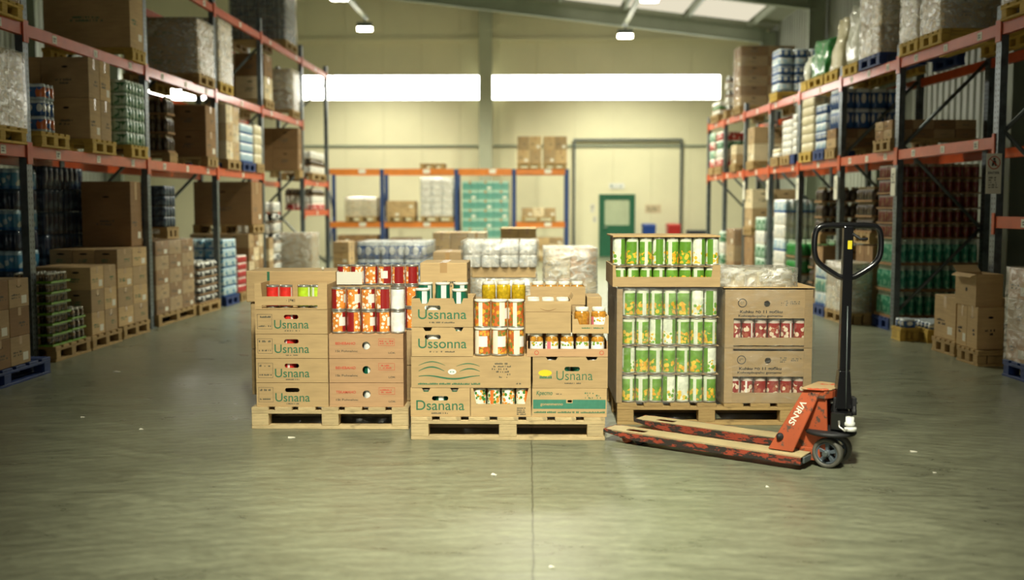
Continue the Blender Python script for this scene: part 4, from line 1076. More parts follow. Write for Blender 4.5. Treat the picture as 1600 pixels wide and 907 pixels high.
# ================================================================== pallet truck
jk = thing('pallet_truck', 'worn orange hand pallet truck with a black loop handle, parked at the right pallet', 'pallet truck', (1.646, 5.957, 0), math.atan2(.58, -.815))
for s in (1, -1):
    y0, y1 = sorted((s * .11, s * .27)); yc = (y0 + y1) / 2
    # side skirts and tapered toe of one fork
    b = MB()
    prof = [(0, .03), (1.05, .03), (1.16, .045), (1.262, .06), (1.262, .08), (0, .08)]
    for ya, yb in ((y0, y0 + .008), (y1 - .008, y1)): b.prism(prof, ya, yb, 'y')
    b.hexa([(1.254, y0 + .008, .06), (1.262, y0 + .008, .06), (1.262, y1 - .008, .06), (1.254, y1 - .008, .06), (1.254, y0 + .008, .0805), (1.262, y0 + .008, .0805), (1.262, y1 - .008, .0805), (1.254, y1 - .008, .0805)])
    b.box(.0, y0 + .008, .03, .008, y1 - .008, .045)
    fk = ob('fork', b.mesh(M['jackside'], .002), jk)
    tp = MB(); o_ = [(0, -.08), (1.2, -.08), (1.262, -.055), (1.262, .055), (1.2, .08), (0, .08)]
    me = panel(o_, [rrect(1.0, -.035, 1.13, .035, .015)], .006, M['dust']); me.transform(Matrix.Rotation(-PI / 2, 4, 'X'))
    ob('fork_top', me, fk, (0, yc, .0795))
    ob('heel_socket', MB().box(-.012, yc - .05, .038, .0, yc + .05, .072).mesh(M['steel'], .003), fk)
    for k in range(2):
        ob('load_roller', MB().lathe([(.024, -.045), (.03, -.042), (.03, .042), (.024, .045)], 16, axis='y', c=(1.03 + .09 * k, yc, .031)).mesh(M['jack'] if k else M['blackmat']), fk)
    ob('roller_arm', MB().box(.96, yc - .056, .032, 1.16, yc - .048, .066).box(.96, yc + .048, .032, 1.16, yc + .056, .066).mesh(M['jack'], .002), fk)
    ob('push_rod', MB().tube([(.15, yc, .045), (.96, yc, .048)], .01, 8).mesh(M['steel']), fk)
# frame at the heel
b = MB(); b.box(-.05, -.11, .03, .07, .11, .1)
for s in (1, -1):
    ys = sorted((s * .085, s * .1))
    b.prism([(.16, .0855), (-.085, .0855), (-.085, .2), (-.075, .425), (-.03, .425)], ys[0], ys[1], 'y')
b.hexa([(.165, -.085, .0855), (.18, -.085, .0855), (.18, .085, .0855), (.165, .085, .0855), (-.035, -.085, .425), (-.02, -.085, .425), (-.02, .085, .425), (-.035, .085, .425)])
fr = ob('chassis', b.mesh(M['jack'], .003), jk)
for s in (1, -1):
    # leaning cheek plate with its folded edge
    def lean(x, z, o): return (x, s * ((.205 - .085 * (z - .0855) / .345) + o), z)
    c4 = [(.07, .0855), (.215, .0855), (.045, .43), (-.052, .43)]
    a = [lean(x, z, -.012) for x, z in c4]; c = [lean(x, z, 0) for x, z in c4]
    ck = MB().hexa(a + c).mesh(M['jack'], .004)
    pl = ob('cheek_plate', ck, jk)
    if s > 0:
        # white maker's lettering running down the plate
        me = text_mesh('VIRNS', .15, .036, M['tag'], .02).copy()
        px_ = Vector((-.76, 0, .65)); ux = Vector(lean(.135, .15, 0)); vx = Vector(lean(.035, .365, 0)); run = (ux - vx).normalized()
        wid = Vector((1, 0, 0)) - run * run.x; wid.normalize(); nrm = run.cross(wid).normalized()
        if nrm.y < 0: nrm = -nrm
        upv = nrm.cross(run)
        mt = Matrix((run, -nrm, upv)).transposed().to_4x4(); mt.translation = vx + nrm * .0025 - upv * .018
        me.transform(mt); ob('lettering', me, pl)
        me = scribble(.06, .014, M['ink'], 1, 5).copy(); mt2 = mt.copy(); mt2.translation = Vector(lean(-.02, .41, 0)) + nrm * .002
        hz = Vector((-1, 0, 0)); m3 = Matrix((hz, -nrm, nrm.cross(hz))).transposed().to_4x4(); m3.translation = Vector(lean(.035, .405, 0)) + nrm * .002
        me.transform(m3); ob('small_lettering', me, pl)
        q = Vector(lean(.15, .16, 0))
        ob('pivot_bolt', MB().lathe([(.02, 0), (.02, .012), (.012, .014), (.012, .03), (0, .03)], 12).mesh(M['blackmat']), pl, q, nrm.to_track_quat('Z', 'Y').to_euler())
b = MB(); b.prism([(.058, -.13), (.04, -.145), (-.07, -.13), (-.1, -.08), (-.1, .08), (-.07, .13), (.04, .145), (.058, .13)], .431, .44, 'z')
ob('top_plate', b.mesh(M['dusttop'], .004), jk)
ob('top_lip', MB().prism([(-.02, -.12), (-.075, -.118), (-.1, -.07), (-.1, .07), (-.075, .118), (-.02, .12)], .385, .4305, 'z').mesh(M['jack'], .004), jk)
# pump and steering
pm = ob('pump', MB().lathe([(.05, .2), (.055, .21), (.055, .3), (.045, .31), (.03, .315), (.03, .42), (0, .42)], 18, c=(-.135, 0, 0)).mesh(M['blackmat']), jk)
ob('pump_block', MB().box(-.185, -.02, .215, -.1, .1, .315).mesh(M['black'], .006), pm)
ob('reservoir_cap', MB().lathe([(.026, .0), (.03, .004), (.03, .02), (.024, .024), (.024, .05), (0, .05)], 16).mesh(M['white']), pm, (-.2, .075, .245))
ob('reservoir_foot', MB().lathe([(.0, 0), (.034, .0), (.034, .02), (.02, .024)], 16).mesh(M['white']), pm, (-.205, .075, .218))
ob('hydraulic_line', MB().tube([(-.15, .1, .27), (-.16, .12, .24), (-.19, .118, .222), (-.2, .105, .228)], .006, 8).mesh(M['tin']), pm)
ob('valve', MB().lathe([(.014, 0), (.014, .03), (.008, .032), (.008, .05), (0, .05)], 10).mesh(M['blackmat']), pm, (-.21, .03, .3))
ob('steering_plate', MB().lathe([(.0, .183), (.135, .183), (.14, .19), (.14, .2), (.12, .206), (.0, .206)], 28, c=(-.08, .03, 0)).mesh(M['blackmat']), jk)
ax = ob('axle', MB().tube([(-.09, -.1, .084), (-.09, .15, .084)], .014, 10).box(-.1, .005, .084, -.08, .04, .185).mesh(M['steel']), jk)
for k, y in enumerate((.095, -.045)):
    wl = ob('steer_wheel', MB().lathe([(.062, -.025), (.078, -.025), (.083, -.018), (.083, .018), (.078, .025), (.062, .025), (.062, -.025)], 32, axis='y', c=(-.09, y, .0835), closed=False).mesh(M['tyre']), jk)
    b = MB(); b.lathe([(.052, -.02), (.0615, -.02), (.0615, .02), (.052, .02), (.052, -.02)], 28, axis='y', c=(-.09, y, .0835), closed=False)
    b.lathe([(0, -.024), (.02, -.024), (.02, .024), (0, .024)], 14, axis='y', c=(-.09, y, .0835))
    for q in range(5):
        a = 2 * PI * q / 5 + .3; dx, dz = math.cos(a), math.sin(a); nx, nz = -dz * .008, dx * .008
        p0 = (-.09 + dx * .016, .0835 + dz * .016); p1 = (-.09 + dx * .055, .0835 + dz * .055)
        b.prism([(p0[0] - nx, p0[1] - nz), (p1[0] - nx * 1.5, p1[1] - nz * 1.5), (p1[0] + nx * 1.5, p1[1] + nz * 1.5), (p0[0] + nx, p0[1] + nz)], y - .012, y + .014, 'y')
    ob('wheel_hub', b.mesh(M['rim'], .0015), wl)
    ob('axle_cap', MB().lathe([(.012, 0), (.012, .012), (0, .014)], 12, axis='y', c=(-.09, y + .024, .0835)).mesh(M['jack']), wl)
# tiller turned to face the aisle
unrot = -math.atan2(.58, -.815)
def tl(name, me, par=None): 
    o = ob(name, me, jk if par is None else par)
    if par is None: o.location = (-.14, .0, 0); o.rotation_euler = (0, 0, unrot)
    return o
b = MB()
def bar(z0, w0, d0, x0_, z1_, w1, d1, x1_): b.hexa([(x0_ - w0, -d0, z0), (x0_ + w0, -d0, z0), (x0_ + w0, d0, z0), (x0_ - w0, d0, z0), (x1_ - w1, -d1, z1_), (x1_ + w1, -d1, z1_), (x1_ + w1, d1, z1_), (x1_ - w1, d1, z1_)])
bar(.325, .048, .04, -.01, .54, .03, .03, -.006); bar(.5405, .03, .026, -.004, 1.34, .026, .022, .0)
tb = tl('tiller', b.mesh(M['black'], .006, 2))
pts = [(0, 1.035), (.125, 1.11), (.165, 1.145), (.183, 1.19), (.183, 1.27), (.176, 1.315), (.155, 1.338), (.12, 1.345), (0, 1.346)]
full = [(x, 0, z) for x, z in pts] + [(-x, 0, z) for x, z in pts[-2:0:-1]]
def smooth_loop(p, it=2):
    for _ in range(it):
        q = []
        for i in range(len(p)):
            a, c = Vector(p[i]), Vector(p[(i + 1) % len(p)]); q += [a * .75 + c * .25, a * .25 + c * .75]
        p = q
    return p
ob('loop_handle', MB().tube(smooth_loop(full), .0165, 12, closed=True).mesh(M['black']), tb)
ob('release_lever', MB().tube([(.02, -.02, 1.3), (.06, -.03, 1.27), (.1, -.03, 1.272)], .008, 8).mesh(M['blackmat']), tb)
st = ob('sticker', MB().box(-.006, -.0234, 1.215, .018, -.0222, 1.262).mesh(M['yellow']), tb)
for s in (-1, 1): ob('pivot_ear', MB().box(s * .052 - .012, -.03, .3, s * .052 + .012, .03, .39).mesh(M['blackmat'], .004), tb)
ob('pivot_pin', MB().tube([(-.075, 0, .36), (.075, 0, .36)], .012, 10).mesh(M['tin']), tb)
ob('lowering_rod', MB().tube([(.0, -.043, .33), (.0, -.036, .56), (.0, -.03, .9)], .003, 6).mesh(M['steel']), tb)
# ================================================================== racking left and right
LL = Line(-4.55, 9.62, -1, R(1.0)); LR = Line(4.35, 10.0, 1, R(3.0))
lz = (2.005, 3.10, 4.30); rz_ = (2.10, 3.14)
lp = [LL.d_at(px, 0, 2) for px in (45, 232, 340, 412, 475)]; lp = [lp[0] - 2.8] + lp + [lp[-1] + 2.3]
rp = [LR.d_at(px, 0, 2) for px in (1555, 1400, 1311, 1247, 1201, 1162, 1130, 1105)]; rp = [rp[0] - 2.8] + rp
LL.posts = lp; LR.posts = rp; LL.levels = lz; LR.levels = rz_
rack(LL, [(p, None if i < 6 else 4.45) for i, p in enumerate(lp)], lz, 1.1, 'long orange and grey pallet rack along the left of the aisle', [(lz[0], 0, 4), (lz[0] - .02, 5, 6), (lz[0] - .62, 5, 6), (lz[1], 0, 5), (lz[2], 0, 6)])
rack(LR, [(p, 3.3) for p in rp], rz_, 1.1, 'long orange and grey pallet rack along the right of the aisle', [(rz_[0], 1, 8), (1.36, 0, 1), (rz_[1], 0, 8)])
F = .0008
C = 'card'; C2 = 'card2'; C3 = 'card3'; CL = 'cardlight'
# ---------------------------------------------------------------- left, on the floor
rload(LL, -55, 47, 0, 447, 'c', [C2, 'card3'], (3, 1, 3), 'carton stack on the blue pallet at the left edge', q=-.36, d=.335, pal='blue', ppx=(-70, 76), pald=.345)
rload(LL, 57, 112, 0, 430, 'p', 'P_jar', (3, 1, 7), 'tall jar tower with green tray rims', q=-.12, d=.4, ppx=(62, 140), pald=.62, tray_='bandgreen', lobes=(3, 4))
d_a, d_b = LL.d_at(113.5, -.12, .3), LL.d_at(135, -.12, .3)
load(LL.p((d_a + d_b) / 2, -.12, PH + .001), LL.rot, d_b - d_a, .4, .32, 'p', 'P_jar', (1, 1, 3), 'short jar column beside the jar tower', -1, None, tray_='bandgreen', lobes=(3, 4))
rload(LL, 143, 183, 0, 418, 'c', [C, C2], (2, 2, 3), 'green-inked carton stack past the jar tower', q=-.12, d=.62, ppx=(142, 189), ink='greenink')
rload(LL, 184.5, 231, 0, 390, 'c', [C, C2], (2, 3, 4), 'carton stack beside the second left post', q=-.08, d=.74, ppx=(191, 232.5), ink='greenink')
d_a, d_b = LL.d_at(214, 0, 1), LL.d_at(231, 0, 1)
zt_ = LL.z_at(184, 390, -.08)
load(LL.p((d_a + d_b) / 2, .06, zt_ + .003), LL.rot, d_b - d_a, .58, LL.z_at(214, 284) - zt_, 'c', C3, (1, 1, 1), 'big dark carton lifted above the floor stacks', -1, None)
load(LL.p(lp[2] - .62, .72, 0), LL.rot, 1.0, .27, 1.75, 'p', 'P_navy', (2, 1, 7), 'dark crate pile behind the floor cartons', -1, 'wood2', lobes=(4, 4))
load(LL.p(lp[2] - 1.5, .72, 0), LL.rot, .5, .27, 1.7, 'p', ['P_navy', 'P_sky'], (1, 1, 8), 'blue pack pile deep in the first bay', -1, 'wood2', lobes=(4, 3))
rload(LL, 241, 304, 0, 378, 'c', [C3, C2], (3, 2, 5), 'dark carton stack in the second left bay', q=-.02, d=.95, ppx=(240, 305), film='film3')
rload(LL, 312, 341, 0, 410, 'p', 'P_bw', (2, 2, 5), 'black and white pack stack', q=-.06, d=.55, ppx=(310, 343))
da, db = LL.d_at(313, -.06, .7), LL.d_at(341, -.06, .7); db = min(db, lp[3] - .1); zbl = LL.z_at(322, 376, .56)
load(LL.p((da + db) / 2, .56, 0), LL.rot, db - da - .03, .46, zbl - PH, 'p', 'P_blue', (2, 2, 6), 'blue and white pack stack behind the black ones', -1)
rload(LL, 347, 371, 0, 375, 'p', 'P_sky', (2, 3, 6), 'sky blue pack stack on a blue pallet', q=-.04, d=.9, pal='blue')
rload(LL, 374.5, 387, 0, 400, 'p', 'P_red', (2, 2, 5), 'red and white pack stack past the sky blue packs', q=-.04, d=.9)
rload(LL, 390, 417, 0, 366, 'c', [C2, C3, CL], (3, 2, 4), 'carton stack in the last floor bay', q=.0, d=.95)
# second tiers standing on the floor loads
def tier(L, pa, pb, zbase, top, kind, m, n, desc, q=.0, d=.95, **kw):
    rload(L, pa, pb, zbase + .004, top, kind, m, n, desc, q, d, **kw)
z_ = LL.z_at(241, 378, -.02); tier(LL, 258, 276, z_ + .014, 290, 'p', 'P_navy', (1, 2, 4), 'dark pack tier over the dark cartons', .05, .75)
load(LL.p(db - .26, .56, zbl + .004), LL.rot, .5, .46, .52, 'c', CL, (1, 2, 1), 'grey wrapped tier over the blue packs', -1, film='film2')
z_ = LL.z_at(390, 366, 0); tier(LL, 394, 416, z_, 284, 'c', C3, (1, 1, 1), 'huge brown carton tier in the last floor bay', .0, .95)
tier(LL, 420, 428, 0, 372, 'c', [CL, C2], (1, 2, 4), 'pale carton stack at the rack corner', -.05, .9)
z_ = LL.z_at(420, 372, -.05); tier(LL, 431.5, 441, 0, 316, 'p', ['P_bw', 'P_white'], (1, 2, 8), 'speckled pack column past the pale cartons', -.05, .7)
rload(LL, 486, 498, 0, 365, 'c', [C2], (1, 2, 2), 'film-topped cartons at the aisle end', q=-.5, d=1.0, film='film2', marks=False)
# ---------------------------------------------------------------- left, first beam level
rload(LL, -40, 42, lz[0] + F, 62, 'c', CL, (3, 2, 4), 'grey film-wrapped stack above the blue pallet', d=1.0, film='film2', pal='woody', ppx=(-40, 50))
rload(LL, 68, 87, lz[0] + F, 130, 'p', ['P_blueor', 'P_blue', 'P_blueor'], (1, 3, 3), 'blue and orange pack stack past the first left post', d=.9, pal='woody', ppx=(62, 107), lobes=(3, 3))
rload(LL, 140, 174, lz[0] + F, 86, 'c', [C, C2], (2, 2, 2), 'tall carton pair stack on the first left level', d=1.0, ppx=(142, 180), pal='woody')
rload(LL, 198, 231, lz[0] + F, 124, 'p', 'P_green', (2, 3, 5), 'green and white pack stack by the second left post', d=.9, ppx=(203, 234), pal='woody')
rload(LL, 322, 338, lz[0] + F, 165, 'c', C3, (1, 2, 2), 'dark carton stack before the third left post', d=1.0)
rload(LL, 262, 274, lz[0] + F, 150, 'p', ['P_amber'], (1, 3, 3), 'dark bottle packs in the second left bay', q=.15, d=.8)
rload(LL, 354, 374, lz[0] + F, 163, 'c', [CL, C], (2, 2, 3), 'pale carton stack past the third left post', d=.95, film='film3')
rload(LL, 377.5, 397, lz[0] + F, 192, 'p', 'P_lblue', (2, 2, 4), 'light blue pack stack on a small blue pallet', d=.9, pal='blue')
rload(LL, 400, 418, lz[0] + F, 195, 'p', 'P_cream', (2, 2, 4), 'cream pack stack before the fourth left post', d=.9, pal='wood2')
rload(LL, 487, 508, lz[0] - .02 + F, 236, 'p', ['P_white', 'P_amber', 'P_white'], (2, 1, 3), 'white pack pile at the far left end', d=.6)
rload(LL, 490, 508, lz[0] - .62 + F, 290, 'p', ['P_red', 'P_white', 'P_amber'], (2, 1, 3), 'mixed pack pile low at the far left end', d=.6, pal=None, topm=.44)
rload(LL, 466, 472, lz[0] - .0 + F, 200, 'c', C3, (1, 2, 2), 'dark carton stack in the fourth left bay', d=1.0)
prop(ob('rack_board', MB().box(-.95, 0, 0, .95, 1.0, .02).mesh(M['cardlight']), None, LL.p((lp[4] + lp[5]) / 2, .04, lz[0] - .0), (0, 0, LL.rot)), 'pale board spanning the fourth left bay under the dark cartons', 'board') if False else None
# ---------------------------------------------------------------- left, second and third beam levels
rload(LL, -30, 44, lz[1] + F, -60, 'c', C2, (2, 2, 2), 'carton stack cut off at the top left corner', d=1.0, pal='woody', film='film3')
rload(LL, 203, 237, lz[1] + F, -50, 'c', [C], (1, 1, 1), 'giant carton over the second left post', d=1.0, pal='woody', ink='greenink')
rload(LL, 308, 333, lz[1] + F, 28, 'c', [C2], (1, 1, 2), 'green-marked carton pair before the upper third post', d=1.0, film='film2', ink='greenink')
rload(LL, 337, 362, lz[1] + F, 26, 'c', [CL], (1, 2, 3), 'wrapped pale stack past the upper third post', d=1.0, film='film2', pal='woody')
rload(LL, 411, 426, lz[1] + F, 82, 'c', [CL, C3], (1, 2, 2), 'pale-edged stack past the upper fourth post', d=1.0)
rload(LL, 456, 467, lz[1] + F, 108, 'c', [C3, CL], (1, 2, 2), 'dark stack at the end of the upper left level', d=1.0, film='film2')
rload(LL, 445, 463, lz[2] + F, -40, 'p', 'P_navy', (2, 3, 6), 'navy crate stack on the topmost left beam', d=1.0, film='film', lobes=(4, 4))
# ---------------------------------------------------------------- right, on the floor
rload(LR, 1573, 1640, 0, 425, 'c', ['cardred', C2], (2, 2, 3), 'film-wrapped cartons on the blue pallet at the right edge', q=-.3, d=.9, pal='blue', film='film')
rload(LR, 1495, 1528, 0, 481, 'c', [C], (2, 1, 1), 'carton pair on the right floor', q=-.27, d=.25, ppx=(1497, 1531), pald=.26, ink='ink')
zc_ = LR.z_at(1528, 481, -.26)
da, db = LR.d_at(1497, -.26, .7), LR.d_at(1511, -.26, .7); dm, dw = (da + db) / 2, abs(da - db)
t = thing('open_carton', 'open carton with raised flaps on top of the carton pair', 'carton', LR.p(LR.d_at(1512, -.26, 1.0), -.27, zc_ + .002), LR.rot)
for (x0, y0, x1, y1, nm) in ((-.21, 0, .21, .006, 'front_panel'), (-.21, .244, .21, .25, 'back_panel'), (-.21, .006, -.204, .244, 'side_panel'), (.204, .006, .21, .244, 'side_panel'), (-.204, .006, .204, .244, 'bottom_panel')):
    zz = .3 if nm != 'bottom_panel' else .006
    ob(nm, MB().box(x0, y0, 0, x1, y1, zz).mesh(M['card']), t)
ob('flap', MB().hexa([(-.2, .0, .3), (.2, .0, .3), (.2, .005, .3), (-.2, .005, .3), (-.19, -.05, .27), (.19, -.05, .27), (.19, -.045, .28), (-.19, -.045, .28)]).mesh(M['card']), t)
ob('flap', MB().hexa([(-.204, .01, .3), (-.21, .01, .3), (-.21, .24, .3), (-.204, .24, .3), (-.3, .01, .36), (-.305, .01, .36), (-.305, .24, .36), (-.3, .24, .36)]).mesh(M['card']), t)
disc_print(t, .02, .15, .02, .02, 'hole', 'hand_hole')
rload(LR, 1460, 1494, 0, 466, 'c', [C], (1, 1, 1), 'tall narrow carton on the right floor', q=-.2, d=.5, ppx=(1458, 1494), ink='ink')
rload(LR, 1421, 1454, 0, 506, 'p', 'P_blue', (2, 2, 1), 'low blue packs on the right floor', q=-.02, d=.6, pal='woody')
rload(LR, 1397, 1411, 0, 500, 'p', 'P_blue', (1, 1, 1), 'lone blue pack by the second right post', q=-.24, d=.17, pal='woody')
rload(LR, 1366, 1396, 0, 374, 'p', 'P_teal', (2, 5, 3), 'teal bottle tower by the second right post', q=.02, d=1.05, pal='blue', lobes=(4, 2))
zc_ = LR.z_at(1396, 374, .02)
da, db = LR.d_at(1368, .02, 1.5), LR.d_at(1396, .02, 1.5)
load(LR.p((da + db) / 2, .03, zc_ + .002), LR.rot, abs(da - db), 1.03, 1.95 - zc_, 'p', 'P_redcan', (2, 5, 5), 'red can packs over the teal bottles', 1, None, lobes=(4, 2))
rload(LR, 1292, 1323, 0, 412, 'c', [CL, C2], (2, 1, 2), 'big wrapped cartons beyond the loop handle', q=-.28, d=.3, film='film2', marks=True)
rload(LR, 1272, 1290, 0, 416, 'p', ['P_lblue', 'P_tealbox'], (2, 1, 3), 'pale teal packs on the far blue pallet', q=-.25, d=.15, pal='blue')
rload(LR, 1262, 1269, 0, 396, 'p', 'P_amber', (1, 2, 3), 'brown bottle packs past the teal packs', q=-.05, d=.9)
rload(LR, 1226, 1245, 0, 376, 'p', ['P_white', 'P_greenb', 'P_greenb'], (2, 2, 3), 'bright green bottle packs', q=.0, d=.9)
rload(LR, 1206, 1223, 0, 312, 'p', ['P_lblue', 'P_white', 'P_white'], (1, 2, 7), 'tall white pack column in the mid right bay', q=.0, d=.8)
rload(LR, 1178, 1198, 0, 340, 'p', ['P_white', 'P_green', 'P_green'], (2, 2, 5), 'white and green pack columns', q=-.05, d=.8)
rload(LR, 1134, 1146, 0, 358, 'c', [C3, C2], (1, 2, 3), 'brown carton stack toward the far right end', q=-.1, d=.9, film='film3')
rload(LR, 1114, 1128, 0, 362, 'p', ['P_white', 'P_green'], (1, 1, 4), 'white printed packs at the far right end', q=-.1, d=.6)
z_ = LR.z_at(1323, 412, -.25)
tier(LR, 1336, 1362, .98, 291, 'p', 'P_amber', (2, 3, 3), 'dark bottle tier in the second right bay', .1, .9)
tier(LR, 1272, 1284, .93, 292, 'p', 'P_amber', (1, 3, 3), 'dark bottle tier in the third right bay', -.05, .9)
tier(LR, 1160, 1175, .95, 296, 'c', [C2, CL], (1, 2, 2), 'small carton tier toward the far right end', .0, .8)
# posts under those tiers: plain stacks hidden below
rload(LR, 1336, 1362, 0, 400, 'c', [C3], (2, 2, 2), 'dark carton base of the second right bay', q=.1, d=.9, topm=.82)
rload(LR, 1272, 1284, 0, 400, 'c', [C3], (1, 1, 2), 'dark carton base of the third right bay', q=-.05, d=.9, topm=.77)
rload(LR, 1160, 1175, 0, 400, 'c', [C3], (1, 1, 2), 'dark carton base toward the far right end', q=.0, d=.8, topm=.79)
# ---------------------------------------------------------------- right, first beam level
rload(LR, 1368, 1397, rz_[0] + F, 186, 'c', [C3, C2], (2, 4, 2), 'low dark cartons by the second right post', d=1.0)
rload(LR, 1292, 1309, rz_[0] + F, 200, 'c', [C2, C3], (1, 3, 2), 'brown cartons under the blue cans', d=.9)
z_ = LR.z_at(1309, 200, -.02)
da, db = LR.d_at(1293, -.02, 2.6), LR.d_at(1308.5, -.02, 2.6)
load(LR.p((da + db) / 2, .0, z_ + .003), LR.rot, abs(da - db), .88, 3.02 - z_, 'p', 'P_blue', (1, 4, 2), 'blue can packs over the brown cartons', 1, None)
rload(LR, 1273, 1289, rz_[0] + F, 162, 'p', ['P_lblue', 'P_blue', 'P_lblue'], (2, 2, 5), 'light blue pack column by the third right post', d=.8, pal='blue')
rload(LR, 1251, 1269, rz_[0] + F, 150, 'p', 'P_cream', (2, 2, 6), 'cream pack column on a yellow pallet', d=.9, pal='woody')
rload(LR, 1237, 1246, rz_[0] + F, 177, 'p', 'P_white', (1, 2, 5), 'white pack column on a blue pallet, fourth right bay', d=.8, pal='blue')
rload(LR, 1221, 1235, rz_[0] + F, 186, 'p', 'P_white', (1, 2, 5), 'white pack column in the fourth right bay', d=.8)
rload(LR, 1206, 1217, rz_[0] + F, 232, 'p', ['P_white', 'P_cream'], (1, 2, 2), 'low white packs in the fourth right bay', d=.8)
rload(LR, 1168, 1178, rz_[0] + F, 198, 'c', [CL, C2], (1, 1, 2), 'pale-sided tall carton stack in the fifth right bay', d=.8)
rload(LR, 1142, 1150, rz_[0] + F, 226, 'c', [C2, CL], (1, 1, 2), 'short carton stack in the sixth right bay', d=.8)
rload(LR, 1118, 1128, rz_[0] + F, 205, 'p', ['P_red', 'P_white', 'P_green'], (1, 2, 4), 'colourful packs in the last right bay', d=.8)
rload(LR, 1108, 1115, rz_[0] + F, 208, 'p', ['P_red', 'P_tealbox'], (1, 2, 4), 'red and teal packs at the last right post', d=.8)
# ---------------------------------------------------------------- right, second beam level
rload(LR, 1563, 1640, rz_[1] + F, -60, 'c', [C2], (2, 2, 2), 'wrapped stack at the top right corner', d=1.0, pal='woody', film='film')
rload(LR, 1441.5, 1476, rz_[1] + F, -70, 'c', [C, C2], (1, 2, 2), 'cream-wrapped tall stack, nearer one over the first right bay', d=1.0, pal='woody', film='film2')
rload(LR, 1404, 1438, rz_[1] + F, -60, 'c', [CL], (1, 2, 2), 'cream-wrapped tall stack, farther one over the first right bay', d=1.0, pal='woody', film='film2')
rload(LR, 1345, 1378, rz_[1] + F, -50, 'c', [CL, C2], (2, 2, 3), 'cream-wrapped stack on the upper blue pallet', d=1.0, pal='blue', film='film2')
def bag(pa, pb, z, top, m, lb, q=.0, d=.85, seed=0, film=False, pal='woody', lean=.0):
    d0, d1 = sorted((LR.d_at(pa, q, z + .4), LR.d_at(pb, q, z + .4))); d0, d1 = clampd(LR, d0, d1, q, d); w = d1 - d0; h = LR.z_at(pb, top, q) - z - PH
    o = LR.p((d0 + d1) / 2, q, z); pallet(w + .02, d + .04, pal, 'wooden pallet under the ' + lb, o + LR.Q * -.02, LR.rot, 'pallets in the racks')
    me = bpy.data.meshes.new('bag'); bm = bmesh.new(); bmesh.ops.create_cube(bm, size=2); bmesh.ops.subdivide_edges(bm, edges=bm.edges, cuts=9, use_grid_fill=True)
    for v in bm.verts:
        p = v.co.copy(); zz = (p.z + 1) / 2; r_ = p.normalized(); pp = p * .72 + r_ * .36
        nz_ = noise.noise(p * 1.6 + Vector((seed * 7, 0, 0))) * .16 + noise.noise(p * 4.2 + Vector((0, seed * 5, 0))) * .07
        s_ = (.98 - lean * zz) + nz_ * (.2 + .8 * zz)
        v.co = (min(.99, max(-.99, pp.x * s_)) * w / 2, min(.99, max(-.99, pp.y * s_)) * d / 2 + d / 2, max(0, (zz + nz_ * .35 * zz)) * h)
    for f in bm.faces: f.smooth = True
    bmesh.ops.recalc_face_normals(bm, faces=bm.faces); bm.to_mesh(me); bm.free(); me.materials.append(M[m])
    t = thing('bulk_bag', lb, 'bag', o + Vector((0, 0, PH + .001)), LR.rot, 'lumpy wrapped bags on the upper right beam', me)
    tie = MB().lathe([(0, 0), (.03, .01), (.02, .05), (.045, .09), (0, .1)], 10).mesh(M[m])
    ob('tied_neck', tie, t, (0, d / 2, h * .98))
def crinkle(name, c, rough=.25):
    t = NT(name); v = t.coord(); n = t.noise(v, 7, 6, .65, 1.6); n2 = t.noise(v, 2.5, 3)
    hsv = t.node('ShaderNodeHueSaturation'); hsv.inputs['Color'].default_value = lin(c); t.link(t.rng(n2, .3, .7, .85, 1.1), hsv.inputs['Value'])
    return t.pbr(hsv.outputs[0], rough, 0, t.bump(n, .9, .03), .5, .6)
M['bagcream'] = crinkle('wrap_cream_crinkled', (222, 212, 172)); M['baggreen'] = crinkle('bag_green_plastic', (40, 132, 56)); M['bagpale'] = crinkle('wrap_pale_crinkled', (214, 214, 196))
bag(1314, 1342, rz_[1] + F, 4, 'bagpale', 'tall pale bag beside the upper blue pallet', seed=1, lean=.12)
bag(1291, 1311, rz_[1] + F, 26, 'bagcream', 'pointed cream bag on the upper right beam', seed=2, lean=.3)
bag(1264, 1288, rz_[1] + F, 58, 'baggreen', 'bright green plastic bag on the upper right beam', seed=3, lean=.12)
bag(1249, 1262, rz_[1] + F, 88, 'bagpale', 'small pale bag beside the green bag', seed=4, lean=.15)
rload(LR, 1201, 1216, rz_[1] + F, 76, 'p', ['P_lblue', 'P_blue', 'P_blue'], (1, 4, 5), 'blue bottle packs on the upper right beam', d=1.0, pal='woody')
rload(LR, 1146, 1157, rz_[1] + F, 72, 'c', [C2, C3], (1, 2, 6), 'tall brown carton stack on the upper right beam', d=1.0, film='film3')
rload(LR, 1128, 1136, rz_[1] + F, 117, 'p', ['P_bw', 'P_white'], (1, 2, 5), 'grey speckled packs on the upper right beam', d=.9)
rload(LR, 1112, 1123, rz_[1] + F, 158, 'p', ['P_white', 'P_greenb'], (1, 2, 3), 'low white and green packs on the upper right beam', d=.9)
